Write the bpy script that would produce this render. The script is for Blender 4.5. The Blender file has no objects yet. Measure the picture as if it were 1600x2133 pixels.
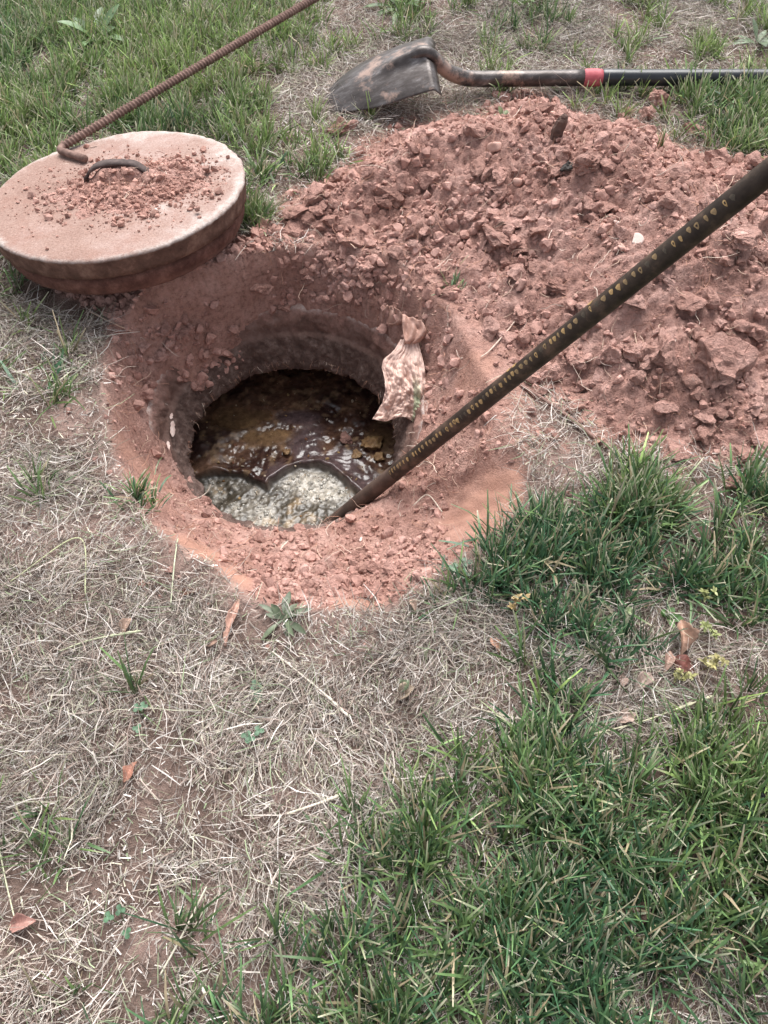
import bpy, math, random
import numpy as np
from mathutils import Matrix, Vector

S = bpy.context.scene
COL = S.collection
rng = np.random.default_rng(11)
random.seed(5)

# ------------------------------------------------------------------ camera, sky, sun, exposure
CAM_H = 1.2
PITCH = math.radians(57)
FPX = 1602.0
cam_d = bpy.data.cameras.new('camera')
cam_d.sensor_width = 36
cam_d.lens = 27.04
cam_d.clip_start = 0.02
cam_d.clip_end = 500
cam = bpy.data.objects.new('camera', cam_d)
COL.objects.link(cam)
cam.location = (0, 0, CAM_H)
cam.rotation_euler = (math.radians(90) - PITCH, 0, 0)
S.camera = cam

SUN_EL, SUN_AZ = math.radians(58), math.radians(6)     # azimuth measured from +Y towards +X
world = bpy.data.worlds.new('World')
S.world = world
world.use_nodes = True
wn, wl = world.node_tree.nodes, world.node_tree.links
for n in list(wn):
    wn.remove(n)
sky = wn.new('ShaderNodeTexSky')
sky.sky_type = 'NISHITA'
sky.sun_disc = False
sky.sun_elevation = SUN_EL
sky.sun_rotation = SUN_AZ
sky.dust_density = 4.0
hs = wn.new('ShaderNodeHueSaturation')
hs.inputs['Saturation'].default_value = 0.3
bg = wn.new('ShaderNodeBackground')
bg.inputs['Strength'].default_value = 0.115
wo = wn.new('ShaderNodeOutputWorld')
wl.new(sky.outputs[0], hs.inputs['Color'])
wl.new(hs.outputs[0], bg.inputs['Color'])
wl.new(bg.outputs[0], wo.inputs['Surface'])

sd_ = bpy.data.lights.new('sun', 'SUN')
sd_.energy = 2.3
sd_.angle = math.radians(50)
sd_.color = (1.0, 0.98, 0.95)
sun = bpy.data.objects.new('sun', sd_)
COL.objects.link(sun)
sdir = Vector((math.sin(SUN_AZ) * math.cos(SUN_EL), math.cos(SUN_AZ) * math.cos(SUN_EL), math.sin(SUN_EL)))
sun.rotation_euler = sdir.to_track_quat('Z', 'Y').to_euler()

S.view_settings.view_transform = 'Standard'
S.view_settings.look = 'None'
S.view_settings.gamma = 1
S.view_settings.exposure = 1.12
S.view_settings.use_curve_mapping = False

# ------------------------------------------------------------------ projection helpers (used to place things on the ground)
c_, s_ = math.cos(PITCH), math.sin(PITCH)


def ray(x, y):
    dx = (x - 800) / FPX
    dy = (1066.5 - y) / FPX
    return np.array([dx, c_ + dy * s_, -s_ + dy * c_])


def at(x, y, z=0.0):
    r = ray(x, y)
    return np.array([0, 0, CAM_H]) + r * ((CAM_H - z) / -r[2])


def proj(p):
    p = np.asarray(p, float) - [0, 0, CAM_H]
    d = np.maximum(p[..., 1] * c_ - p[..., 2] * s_, 0.05)
    u = p[..., 1] * s_ + p[..., 2] * c_
    return np.stack([800 + FPX * p[..., 0] / d, 1066.5 - FPX * u / d], -1), d


# ------------------------------------------------------------------ noise
_T = rng.random((256, 256))
_P = rng.permutation(256)


def vnoise(x, y, seed=0):
    x = np.asarray(x, float) + seed * 17.31
    y = np.asarray(y, float) + seed * 9.77
    xi, yi = np.floor(x).astype(int), np.floor(y).astype(int)
    fx, fy = x - xi, y - yi
    fx, fy = fx * fx * (3 - 2 * fx), fy * fy * (3 - 2 * fy)
    a, b = _T[xi & 255, yi & 255], _T[(xi + 1) & 255, yi & 255]
    c, d = _T[xi & 255, (yi + 1) & 255], _T[(xi + 1) & 255, (yi + 1) & 255]
    return (a * (1 - fx) + b * fx) * (1 - fy) + (c * (1 - fx) + d * fx) * fy


def fbm(x, y, octv=4, seed=0):
    t, a, n = 0, 1.0, 0
    for k in range(octv):
        t = t + a * (vnoise(x * 2 ** k, y * 2 ** k, seed + k * 3) - .5)
        n += a
        a *= .5
    return t / n * 2            # about -1..1


def vnoise3(p, seed=0):
    return (vnoise(p[..., 0] + p[..., 2] * .73, p[..., 1] + p[..., 2] * 1.31, seed)
            + vnoise(p[..., 1] + p[..., 0] * .61 + 31, p[..., 2] + p[..., 0] * 1.17 + 7, seed + 5)) * .5 - .5


def sstep(a, b, x):
    t = np.clip((x - a) / (b - a), 0, 1)
    return t * t * (3 - 2 * t)


# ------------------------------------------------------------------ mesh helpers
def mesh(name, v, faces, mat=None, col=None, smooth=True, extra=None):
    """faces: list of (n,k) int arrays"""
    me = bpy.data.meshes.new(name)
    v = np.ascontiguousarray(v, dtype=np.float32)
    if not isinstance(faces, (list, tuple)):
        faces = [faces]
    faces = [np.ascontiguousarray(f, dtype=np.int32) for f in faces if len(f)]
    loops = np.concatenate([f.ravel() for f in faces])
    tot = np.concatenate([np.full(len(f), f.shape[1], np.int32) for f in faces])
    start = np.concatenate([[0], np.cumsum(tot)[:-1]]).astype(np.int32)
    me.vertices.add(len(v))
    me.vertices.foreach_set('co', v.ravel())
    me.loops.add(len(loops))
    me.loops.foreach_set('vertex_index', loops)
    me.polygons.add(len(tot))
    me.polygons.foreach_set('loop_start', start)
    me.polygons.foreach_set('loop_total', tot)
    me.polygons.foreach_set('use_smooth', np.full(len(tot), smooth, dtype=bool))
    me.update(calc_edges=True)
    if col is not None:
        at_ = me.color_attributes.new('col', 'FLOAT_COLOR', 'POINT')
        c4 = np.ones((len(v), 4), np.float32)
        c4[:, :3] = col
        at_.data.foreach_set('color', c4.ravel())
    if extra:
        for k, arr in extra.items():
            a = me.attributes.new(k, 'FLOAT', 'POINT')
            a.data.foreach_set('value', np.ascontiguousarray(arr, np.float32))
    if mat:
        me.materials.append(mat)
    return me


def link(name, me, parent=None, label=None, cat=None, group=None, kind=None, loc=None):
    o = bpy.data.objects.new(name, me)
    COL.objects.link(o)
    if parent is not None:
        o.parent = parent
    if loc is not None:
        o.location = loc
    tag(o, label, cat, group, kind)
    return o


def tag(o, label=None, cat=None, group=None, kind=None):
    for k, val in (('label', label), ('category', cat), ('group', group), ('kind', kind)):
        if val:
            o[k] = val


def recenter(v, base):
    return np.asarray(v) - np.asarray(base)


def gridfaces(nu, nv, closed_u=False):
    """verts indexed [i*nv + j], i<nu, j<nv"""
    i = np.arange(nu if closed_u else nu - 1)
    j = np.arange(nv - 1)
    I, J = np.meshgrid(i, j, indexing='ij')
    I2 = (I + 1) % nu
    return np.stack([I * nv + J, I2 * nv + J, I2 * nv + J + 1, I * nv + J + 1], -1).reshape(-1, 4)


def ico(sub):
    import bmesh
    bm = bmesh.new()
    bmesh.ops.create_icosphere(bm, subdivisions=sub, radius=1)
    v = np.array([x.co[:] for x in bm.verts])
    f = np.array([[q.index for q in p.verts] for p in bm.faces])
    bm.free()
    return v, f


ICO = {k: ico(k) for k in (1, 2, 3, 4)}


def clod_shape(sub, seed, rough=.16, cuts=14):
    rough = rough * .8
    r = np.random.default_rng(seed)
    v, f = ICO[sub]
    v = v.copy()
    for _ in range(cuts):
        n = r.normal(size=3)
        n /= np.linalg.norm(n)
        d = r.uniform(.4, .84)
        k = np.maximum(v @ n - d, 0)
        v -= k[:, None] * n
    nn = v / np.linalg.norm(v, axis=1)[:, None]
    for a, fr in ((rough * 1.3, 1.6), (rough, 3.7), (rough * .55, 8.5)):
        if sub < 3 and fr > 6:
            break
        v = v + nn * (vnoise3(nn * fr + seed * 3.1, seed % 50) * 2 * a)[:, None]
    v = v / np.abs(v).max(axis=0).mean() * .96
    return v, f


def scatter(templates, pos, scale, rot, cols=None):
    """join many copies (pos (n,3), scale (n,3), rot (n,3,3)) of random templates into one vertex/face array"""
    V, F, C, off = [], [], [], 0
    pick = rng.integers(0, len(templates), len(pos))
    for k, (tv, tf) in enumerate(templates):
        idx = np.where(pick == k)[0]
        if not len(idx):
            continue
        vv = tv[None] * scale[idx][:, None, :]
        vv = np.einsum('nij,nkj->nki', rot[idx], vv) + pos[idx][:, None, :]
        V.append(vv.reshape(-1, 3))
        F.append((tf[None] + (np.arange(len(idx)) * len(tv))[:, None, None]).reshape(-1, tf.shape[1]) + off)
        if cols is not None:
            C.append(np.repeat(cols[idx], len(tv), axis=0))
        off += len(idx) * len(tv)
    return np.concatenate(V), np.concatenate(F), (np.concatenate(C) if cols is not None else None)


def randrot(n):
    q = rng.normal(size=(n, 4))
    q /= np.linalg.norm(q, axis=1)[:, None]
    w, x, y, z = q.T
    return np.stack([1 - 2 * (y * y + z * z), 2 * (x * y - z * w), 2 * (x * z + y * w),
                     2 * (x * y + z * w), 1 - 2 * (x * x + z * z), 2 * (y * z - x * w),
                     2 * (x * z - y * w), 2 * (y * z + x * w), 1 - 2 * (x * x + y * y)], -1).reshape(n, 3, 3)


def tube(path, rad, seg=10, caps=True):
    path = np.asarray(path, float)
    n = len(path)
    rad = np.broadcast_to(np.asarray(rad, float), (n,))
    t = np.gradient(path, axis=0)
    t /= np.linalg.norm(t, axis=1)[:, None]
    up = np.array([0, 0, 1.]) if abs(t[0, 2]) < .9 else np.array([1., 0, 0])
    V = []
    a = np.linspace(0, 2 * np.pi, seg, endpoint=False)
    u = np.cross(up, t[0])
    u /= np.linalg.norm(u)
    for i in range(n):
        u = u - t[i] * (u @ t[i])
        u /= np.linalg.norm(u)
        w = np.cross(t[i], u)
        V.append(path[i] + rad[i] * (np.cos(a)[:, None] * u + np.sin(a)[:, None] * w))
    V = np.concatenate(V)
    i = np.arange(n - 1)[:, None] * seg
    j = np.arange(seg)[None]
    j2 = (j + 1) % seg
    F = np.stack([i + j, i + j2, i + seg + j2, i + seg + j], -1).reshape(-1, 4)
    fs = [F]
    if caps:
        fs.append(np.arange(seg)[::-1][None])
        fs.append((np.arange(seg) + (n - 1) * seg)[None])
    return V, fs


def smooth_path(pts, n):
    """Catmull-Rom through pts"""
    p = np.asarray(pts, float)
    p = np.vstack([2 * p[0] - p[1], p, 2 * p[-1] - p[-2]])
    m = len(p) - 3
    out = []
    for t in np.linspace(0, m - 1e-6, n):
        i = int(t)
        f = t - i
        a, b, c, d = p[i:i + 4]
        out.append(.5 * ((2 * b) + (c - a) * f + (2 * a - 5 * b + 4 * c - d) * f * f + (3 * b - a - 3 * c + d) * f ** 3))
    return np.array(out)


# ------------------------------------------------------------------ materials
def new_mat(name):
    m = bpy.data.materials.new(name)
    m.use_nodes = True
    nt = m.node_tree
    b = nt.nodes['Principled BSDF']
    return m, nt, b


def N(nt, t, **kw):
    n = nt.nodes.new(t)
    for k, v in kw.items():
        if k in n.inputs.keys() if hasattr(n.inputs, 'keys') else False:
            n.inputs[k].default_value = v
        else:
            setattr(n, k, v)
    return n


def noise(nt, scale, detail=5, rough=.6, coord='pos', vec=None):
    if vec is None:
        if coord == 'pos':
            vec = N(nt, 'ShaderNodeNewGeometry').outputs['Position']
        else:
            vec = N(nt, 'ShaderNodeTexCoord').outputs['Object']
    t = N(nt, 'ShaderNodeTexNoise')
    t.inputs['Scale'].default_value = scale
    t.inputs['Detail'].default_value = detail
    t.inputs['Roughness'].default_value = rough
    nt.links.new(vec, t.inputs['Vector'])
    return t.outputs['Fac']


def ramp(nt, fac, stops):
    r = N(nt, 'ShaderNodeValToRGB')
    while len(r.color_ramp.elements) < len(stops):
        r.color_ramp.elements.new(.5)
    for e, (p, c) in zip(r.color_ramp.elements, stops):
        e.position = p
        e.color = (*c, 1) if len(c) == 3 else c
    nt.links.new(fac, r.inputs['Fac'])
    return r.outputs['Color']


def mix(nt, fac, a, b, blend='MIX'):
    m = N(nt, 'ShaderNodeMix')
    m.data_type = 'RGBA'
    m.blend_type = blend
    for sock, val in ((m.inputs[0], fac), (m.inputs[6], a), (m.inputs[7], b)):
        if isinstance(val, bpy.types.NodeSocket):
            nt.links.new(val, sock)
        elif isinstance(val, (tuple, list)):
            sock.default_value = (*val, 1) if len(val) == 3 else val
        else:
            sock.default_value = val
    return m.outputs[2]


def bump(nt, b, h, strength=.5, dist=.004):
    n = N(nt, 'ShaderNodeBump')
    n.inputs['Strength'].default_value = strength
    n.inputs['Distance'].default_value = dist
    nt.links.new(h, n.inputs['Height'])
    nt.links.new(n.outputs[0], b.inputs['Normal'])


def attr(nt, name):
    a = N(nt, 'ShaderNodeAttribute')
    a.attribute_name = name
    return a


def clay_color(nt):
    f1 = noise(nt, 9, 9, .72)
    f2 = noise(nt, 90, 5, .7)
    c1 = ramp(nt, f1, [(.3, (.29, .157, .126)), (.5, (.405, .238, .197)), (.68, (.495, .318, .273))])
    c2 = ramp(nt, f2, [(.28, (.5, .46, .44)), (.5, (1, 1, 1)), (.72, (1.25, 1.23, 1.23))])
    return mix(nt, 1.0, c1, c2, 'MULTIPLY'), f2


def crumb_height(nt):
    geo = N(nt, 'ShaderNodeNewGeometry').outputs['Position']
    hs_ = []
    for sc, wt in ((75, .45), (190, .5), (460, .4)):
        vo = N(nt, 'ShaderNodeTexVoronoi')
        vo.inputs['Scale'].default_value = sc
        vo.inputs['Randomness'].default_value = 1
        wv_ = N(nt, 'ShaderNodeVectorMath', operation='ADD')
        nz_ = N(nt, 'ShaderNodeTexNoise')
        nz_.inputs['Scale'].default_value = sc * .8
        nt.links.new(geo, nz_.inputs['Vector'])
        sc_n = N(nt, 'ShaderNodeVectorMath', operation='SCALE')
        sc_n.inputs['Scale'].default_value = .55 / sc
        nt.links.new(nz_.outputs['Color'], sc_n.inputs[0])
        nt.links.new(geo, wv_.inputs[0])
        nt.links.new(sc_n.outputs[0], wv_.inputs[1])
        nt.links.new(wv_.outputs[0], vo.inputs['Vector'])
        m_ = N(nt, 'ShaderNodeMath', operation='MULTIPLY')
        nt.links.new(vo.outputs['Distance'], m_.inputs[0])
        m_.inputs[1].default_value = -wt
        hs_.append(m_.outputs[0])
    nzz = noise(nt, 260, 6, .75)
    m_ = N(nt, 'ShaderNodeMath', operation='MULTIPLY')
    nt.links.new(nzz, m_.inputs[0])
    m_.inputs[1].default_value = 1.3
    hs_.append(m_.outputs[0])
    out = hs_[0]
    for h in hs_[1:]:
        a_ = N(nt, 'ShaderNodeMath', operation='ADD')
        nt.links.new(out, a_.inputs[0])
        nt.links.new(h, a_.inputs[1])
        out = a_.outputs[0]
    return out


def mat_clay():
    m, nt, b = new_mat('clay')
    c, f = clay_color(nt)
    oi = N(nt, 'ShaderNodeObjectInfo')
    v = ramp(nt, oi.outputs['Random'], [(0, (.84, .82, .82)), (1, (1.16, 1.17, 1.2))])
    c = mix(nt, 1, c, v, 'MULTIPLY')
    nt.links.new(c, b.inputs['Base Color'])
    b.inputs['Roughness'].default_value = .95
    b.inputs['Specular IOR Level'].default_value = .15
    bump(nt, b, crumb_height(nt), .8, .006)
    return m


def mat_claycol():
    m, nt, b = new_mat('clay_crumbs')
    c, f = clay_color(nt)
    c = mix(nt, 1, c, attr(nt, 'col').outputs['Color'], 'MULTIPLY')
    nt.links.new(c, b.inputs['Base Color'])
    b.inputs['Roughness'].default_value = .95
    b.inputs['Specular IOR Level'].default_value = .15
    bump(nt, b, noise(nt, 300, 5, .7), .7, .003)
    return m


def mat_ground():
    m, nt, b = new_mat('lawn_soil')
    clay, f = clay_color(nt)
    cut = mix(nt, noise(nt, 25, 6, .7), (.33, .175, .128), (.43, .25, .192))
    clay = mix(nt, attr(nt, 'cut').outputs['Fac'], clay, cut)
    f1 = noise(nt, 12, 6, .7)
    th = ramp(nt, f1, [(.3, (.085, .058, .048)), (.5, (.175, .122, .102)), (.7, (.29, .205, .175))])
    bare = ramp(nt, noise(nt, 60, 5, .7), [(.3, (.25, .165, .14)), (.7, (.38, .27, .235))])
    th = mix(nt, attr(nt, 'bare').outputs['Fac'], th, bare)
    c = mix(nt, attr(nt, 'dirt').outputs['Fac'], th, clay)
    nt.links.new(c, b.inputs['Base Color'])
    b.inputs['Roughness'].default_value = .95
    b.inputs['Specular IOR Level'].default_value = .1
    mh = N(nt, 'ShaderNodeMath', operation='MULTIPLY')
    nt.links.new(crumb_height(nt), mh.inputs[0])
    ch = N(nt, 'ShaderNodeMath', operation='MULTIPLY_ADD')
    nt.links.new(attr(nt, 'cut').outputs['Fac'], ch.inputs[0])
    ch.inputs[1].default_value = -.75
    ch.inputs[2].default_value = 1.0
    nt.links.new(ch.outputs[0], mh.inputs[1])
    bump(nt, b, mh.outputs[0], .8, .006)
    return m


def mat_blades(name, trans=.25, rough=.45, spec=.35):
    m, nt, b = new_mat(name)
    c = mix(nt, 1, attr(nt, 'col').outputs['Color'],
            ramp(nt, noise(nt, 120, 3, .6), [(.25, (.72, .74, .72)), (.75, (1.25, 1.22, 1.2))]), 'MULTIPLY')
    nt.links.new(c, b.inputs['Base Color'])
    b.inputs['Roughness'].default_value = rough
    b.inputs['Specular IOR Level'].default_value = spec
    if trans:
        t = N(nt, 'ShaderNodeBsdfTranslucent')
        nt.links.new(c, t.inputs['Color'])
        ms = N(nt, 'ShaderNodeMixShader')
        ms.inputs[0].default_value = trans
        nt.links.new(b.outputs[0], ms.inputs[1])
        nt.links.new(t.outputs[0], ms.inputs[2])
        nt.links.new(ms.outputs[0], nt.nodes['Material Output'].inputs['Surface'])
    return m


def mat_simple(name, stops, scale=20, rough=.8, metal=0, spec=.4, bstr=.4, bdist=.002, bscale=150, coord='obj', rstops=None):
    m, nt, b = new_mat(name)
    nt.links.new(ramp(nt, noise(nt, scale, 6, .65, coord), stops), b.inputs['Base Color'])
    b.inputs['Roughness'].default_value = rough
    if rstops:
        rr = ramp(nt, noise(nt, scale * 1.7, 5, .6, coord), [(p, (q, q, q)) for p, q in rstops])
        nt.links.new(rr, b.inputs['Roughness'])
    b.inputs['Metallic'].default_value = metal
    b.inputs['Specular IOR Level'].default_value = spec
    if bstr:
        bump(nt, b, noise(nt, bscale, 5, .7, coord), bstr, bdist)
    return m


M_CLAY, M_CRUMB, M_GROUND = mat_clay(), mat_claycol(), mat_ground()
M_GREEN = mat_blades('grass_blade', .22, .42, .45)
M_STRAW = mat_blades('straw', .08, .7, .25)
M_LEAF = mat_blades('dead_leaf', .12, .6, .3)
M_ROOT = mat_blades('root', 0, .9, .2)


def mat_lid():
    m, nt, b = new_mat('dusty_concrete')
    oc = N(nt, 'ShaderNodeTexCoord').outputs['Object']
    f1 = noise(nt, 5, 7, .65, vec=oc)
    f2 = noise(nt, 60, 6, .7, vec=oc)
    fx_ = N(nt, 'ShaderNodeMath', operation='MULTIPLY_ADD')
    nt.links.new(noise(nt, 130, 6, .8, vec=oc), fx_.inputs[0])
    fx_.inputs[1].default_value = .55
    fa_ = N(nt, 'ShaderNodeMath', operation='SUBTRACT')
    nt.links.new(f1, fa_.inputs[0])
    fa_.inputs[1].default_value = .275
    nt.links.new(fa_.outputs[0], fx_.inputs[2])
    dust = ramp(nt, fx_.outputs[0], [(.3, (.25, .15, .122)), (.5, (.335, .225, .19)), (.72, (.43, .32, .29))])
    conc = ramp(nt, f2, [(.3, (.36, .27, .235)), (.6, (.52, .45, .42)), (.8, (.68, .65, .64))])
    # pale concrete shows near the rim and in worn patches (attribute 'wear')
    w = attr(nt, 'wear').outputs['Fac']
    ad = N(nt, 'ShaderNodeMath', operation='MULTIPLY_ADD')
    nt.links.new(noise(nt, 14, 7, .75, vec=oc), ad.inputs[0])
    ad.inputs[1].default_value = 1.7
    nt.links.new(w, ad.inputs[2])
    k = ramp(nt, ad.outputs[0], [(.98, (0, 0, 0)), (1.0, (0, 0, 0))])
    mr = N(nt, 'ShaderNodeMapRange')
    nt.links.new(ad.outputs[0], mr.inputs['Value'])
    mr.inputs['From Min'].default_value = .98
    mr.inputs['From Max'].default_value = 1.4
    top = mix(nt, mr.outputs[0], dust, conc)
    st_ = N(nt, 'ShaderNodeMapRange')
    nt.links.new(noise(nt, 9, 8, .75, vec=oc), st_.inputs['Value'])
    st_.inputs['From Min'].default_value = .5
    st_.inputs['From Max'].default_value = .72
    top = mix(nt, st_.outputs[0], top, (.29, .165, .132))
    top = mix(nt, 1, top, ramp(nt, noise(nt, 260, 4, .8, vec=oc), [(.3, (.58, .56, .55)), (.5, (.82, .82, .82)), (.72, (1.02, 1.02, 1.02))]), 'MULTIPLY')
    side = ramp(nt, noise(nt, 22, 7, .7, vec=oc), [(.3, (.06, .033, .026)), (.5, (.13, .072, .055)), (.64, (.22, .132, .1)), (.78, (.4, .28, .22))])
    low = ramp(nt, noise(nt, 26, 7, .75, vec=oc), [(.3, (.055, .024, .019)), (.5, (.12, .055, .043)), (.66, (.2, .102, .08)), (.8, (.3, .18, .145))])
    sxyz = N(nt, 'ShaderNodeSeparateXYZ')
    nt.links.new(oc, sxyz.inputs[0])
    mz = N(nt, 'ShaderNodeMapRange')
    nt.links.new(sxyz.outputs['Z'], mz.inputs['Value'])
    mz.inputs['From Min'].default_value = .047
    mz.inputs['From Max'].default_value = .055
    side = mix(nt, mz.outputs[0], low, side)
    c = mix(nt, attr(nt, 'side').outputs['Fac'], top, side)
    nt.links.new(c, b.inputs['Base Color'])
    b.inputs['Roughness'].default_value = .92
    b.inputs['Specular IOR Level'].default_value = .2
    bump(nt, b, f2, .6, .004)
    return m


M_LID = mat_lid()
M_RUSTBAR = mat_simple('rusty_rebar', [(.3, (.1, .06, .05)), (.55, (.19, .12, .1)), (.75, (.3, .2, .17))], 60, .85, .1, .25)
M_STRAP = mat_simple('dark_iron', [(.3, (.045, .032, .03)), (.6, (.11, .08, .075)), (.8, (.3, .18, .14))], 40, .75, .4)
def mat_riser():
    m, nt, b = new_mat('stained_concrete')
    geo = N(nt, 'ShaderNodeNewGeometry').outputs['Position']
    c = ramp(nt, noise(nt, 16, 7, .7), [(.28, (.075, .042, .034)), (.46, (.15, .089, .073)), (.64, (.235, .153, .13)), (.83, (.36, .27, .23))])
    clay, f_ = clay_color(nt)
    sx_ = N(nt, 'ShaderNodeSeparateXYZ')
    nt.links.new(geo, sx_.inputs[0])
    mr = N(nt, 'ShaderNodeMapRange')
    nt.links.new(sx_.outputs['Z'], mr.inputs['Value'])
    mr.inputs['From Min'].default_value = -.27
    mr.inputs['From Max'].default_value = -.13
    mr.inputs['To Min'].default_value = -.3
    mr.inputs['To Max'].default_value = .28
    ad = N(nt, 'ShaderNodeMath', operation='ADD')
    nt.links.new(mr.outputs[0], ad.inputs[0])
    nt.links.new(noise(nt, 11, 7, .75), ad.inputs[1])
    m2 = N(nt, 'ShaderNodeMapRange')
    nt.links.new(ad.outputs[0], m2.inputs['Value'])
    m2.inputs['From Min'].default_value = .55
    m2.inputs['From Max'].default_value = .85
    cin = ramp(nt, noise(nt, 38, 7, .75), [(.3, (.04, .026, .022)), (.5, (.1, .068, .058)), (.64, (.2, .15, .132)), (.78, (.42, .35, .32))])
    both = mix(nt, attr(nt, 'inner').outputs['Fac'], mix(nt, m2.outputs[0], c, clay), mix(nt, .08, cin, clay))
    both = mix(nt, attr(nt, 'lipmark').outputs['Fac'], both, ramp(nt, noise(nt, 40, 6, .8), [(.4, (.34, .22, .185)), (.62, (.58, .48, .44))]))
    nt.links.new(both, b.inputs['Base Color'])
    b.inputs['Roughness'].default_value = .9
    b.inputs['Specular IOR Level'].default_value = .2
    bump(nt, b, noise(nt, 120, 6, .75), .9, .006)
    return m


M_RISER = mat_riser()
M_TANK = mat_simple('tank_concrete', [(.3, (.08, .055, .046)), (.7, (.17, .12, .1))], 8, .9)
M_PRY = mat_simple('black_pipe', [(.33, (.026, .018, .014)), (.52, (.048, .034, .026)), (.68, (.12, .078, .056))], 30, .6, .15, .3, .35, .0015, 200, rstops=[(.3, .42), (.7, .68)])
M_PRYLOW = mat_simple('clay_smeared_pipe', [(.35, (.075, .052, .042)), (.6, (.13, .09, .072)), (.78, (.26, .16, .125))], 30, .75, .3, .3, .35, .0015, 200)
M_MARK = [mat_simple('mark_a', [(.4, (.28, .175, .07)), (.65, (.46, .31, .15))], 250, .6, 0, .4, 0),
          mat_simple('mark_b', [(.4, (.17, .115, .06)), (.65, (.33, .22, .11))], 250, .6, 0, .4, 0),
          mat_simple('mark_c', [(.4, (.06, .05, .04)), (.65, (.11, .085, .06))], 250, .6, .3, .4, 0)]


def mat_steel():
    m, nt, b = new_mat('worn_shovel_steel')
    oc = N(nt, 'ShaderNodeTexCoord').outputs['Object']
    mp = N(nt, 'ShaderNodeMapping')
    mp.inputs['Scale'].default_value = (1.0, 3.0, 3.0)
    nt.links.new(oc, mp.inputs['Vector'])
    f = noise(nt, 13, 8, .7, vec=mp.outputs[0])
    base = ramp(nt, f, [(.3, (.03, .024, .022)), (.5, (.075, .064, .061)), (.62, (.14, .127, .125)), (.78, (.42, .39, .38))])
    d = noise(nt, 9, 8, .75, vec=oc)
    mr = N(nt, 'ShaderNodeMapRange')
    nt.links.new(d, mr.inputs['Value'])
    mr.inputs['From Min'].default_value = .53
    mr.inputs['From Max'].default_value = .63
    dm_ = N(nt, 'ShaderNodeMath', operation='MULTIPLY')
    nt.links.new(mr.outputs[0], dm_.inputs[0])
    dm_.inputs[1].default_value = .75
    c = mix(nt, dm_.outputs[0], base, (.36, .24, .19))
    nt.links.new(c, b.inputs['Base Color'])
    im = N(nt, 'ShaderNodeMath', operation='MULTIPLY_ADD')
    nt.links.new(mr.outputs[0], im.inputs[0])
    im.inputs[1].default_value = -.5
    im.inputs[2].default_value = .55
    nt.links.new(im.outputs[0], b.inputs['Metallic'])
    b.inputs['Roughness'].default_value = .38
    bump(nt, b, f, .2, .002)
    return m


M_STEEL = mat_steel()
M_RED = mat_simple('red_tape', [(.3, (.36, .06, .075)), (.7, (.5, .13, .15))], 40, .6, 0, .4, .2)
M_BLACKH = mat_simple('black_fibreglass', [(.4, (.012, .014, .018)), (.62, (.02, .023, .028)), (.78, (.12, .11, .11))], 22, .32, 0, .5, .1)
M_BOOT = mat_simple('black_rubber', [(.3, (.008, .009, .014)), (.7, (.02, .02, .028))], 30, .5, 0, .4, .2)
M_STICK = mat_simple('stick_bark', [(.3, (.14, .075, .06)), (.7, (.3, .185, .155))], 60, .85)
M_BARK = mat_simple('dark_wood', [(.3, (.05, .03, .025)), (.7, (.17, .1, .08))], 60, .9)
M_CHAR = mat_simple('char', [(.3, (.015, .014, .014)), (.7, (.08, .07, .065))], 90, .8)
M_PEB = mat_simple('pale_quartz', [(.3, (.5, .33, .28)), (.7, (.74, .62, .57))], 60, .6)
M_PINK = mat_simple('pink_stone', [(.3, (.44, .24, .19)), (.7, (.58, .38, .32))], 60, .7)
M_OCHRE = mat_simple('ochre_lump', [(.3, (.1, .05, .02)), (.5, (.28, .16, .07)), (.75, (.5, .34, .18))], 60, .45, 0, .5, .8, .004, 120)


def mat_sludge():
    m, nt, b = new_mat('sludge')
    c = mix(nt, 1, attr(nt, 'col').outputs['Color'],
            ramp(nt, noise(nt, 70, 6, .7), [(.3, (.45, .42, .4)), (.55, (1, 1, 1)), (.75, (1.6, 1.55, 1.5))]), 'MULTIPLY')
    nt.links.new(c, b.inputs['Base Color'])
    nt.links.new(attr(nt, 'rough').outputs['Fac'], b.inputs['Roughness'])
    b.inputs['Specular IOR Level'].default_value = .75
    b.inputs['IOR'].default_value = 1.45
    bump(nt, b, noise(nt, 70, 3, .5), .16, .006)
    return m


M_SLUDGE = mat_sludge()
M_BUBBLE, _nt, _b = new_mat('bubble')
_b.inputs['Base Color'].default_value = (.52, .49, .43, 1)
_b.inputs['Roughness'].default_value = .12
_b.inputs['Specular IOR Level'].default_value = .9
_b.inputs['Transmission Weight'].default_value = .25


def mat_paper():
    m, nt, b = new_mat('clay_stained_paper')
    c = mix(nt, 1, attr(nt, 'col').outputs['Color'],
            ramp(nt, noise(nt, 55, 6, .65, 'obj'), [(.3, (.84, .78, .75)), (.5, (1, 1, 1)), (.75, (1.07, 1.07, 1.07))]), 'MULTIPLY')
    nt.links.new(c, b.inputs['Base Color'])
    b.inputs['Roughness'].default_value = .6
    bump(nt, b, noise(nt, 130, 4, .6, 'obj'), .5, .003)
    return m


M_PAPER = mat_paper()

# ------------------------------------------------------------------ ground shape
CX, CY, R1, R2, ZS, ZO = -.222, 1.171, .312, .255, -.145, -.28


def poly_w(pts, z=0.0):
    return np.array([at(x, y, z)[:2] for x, y in pts])


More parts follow.
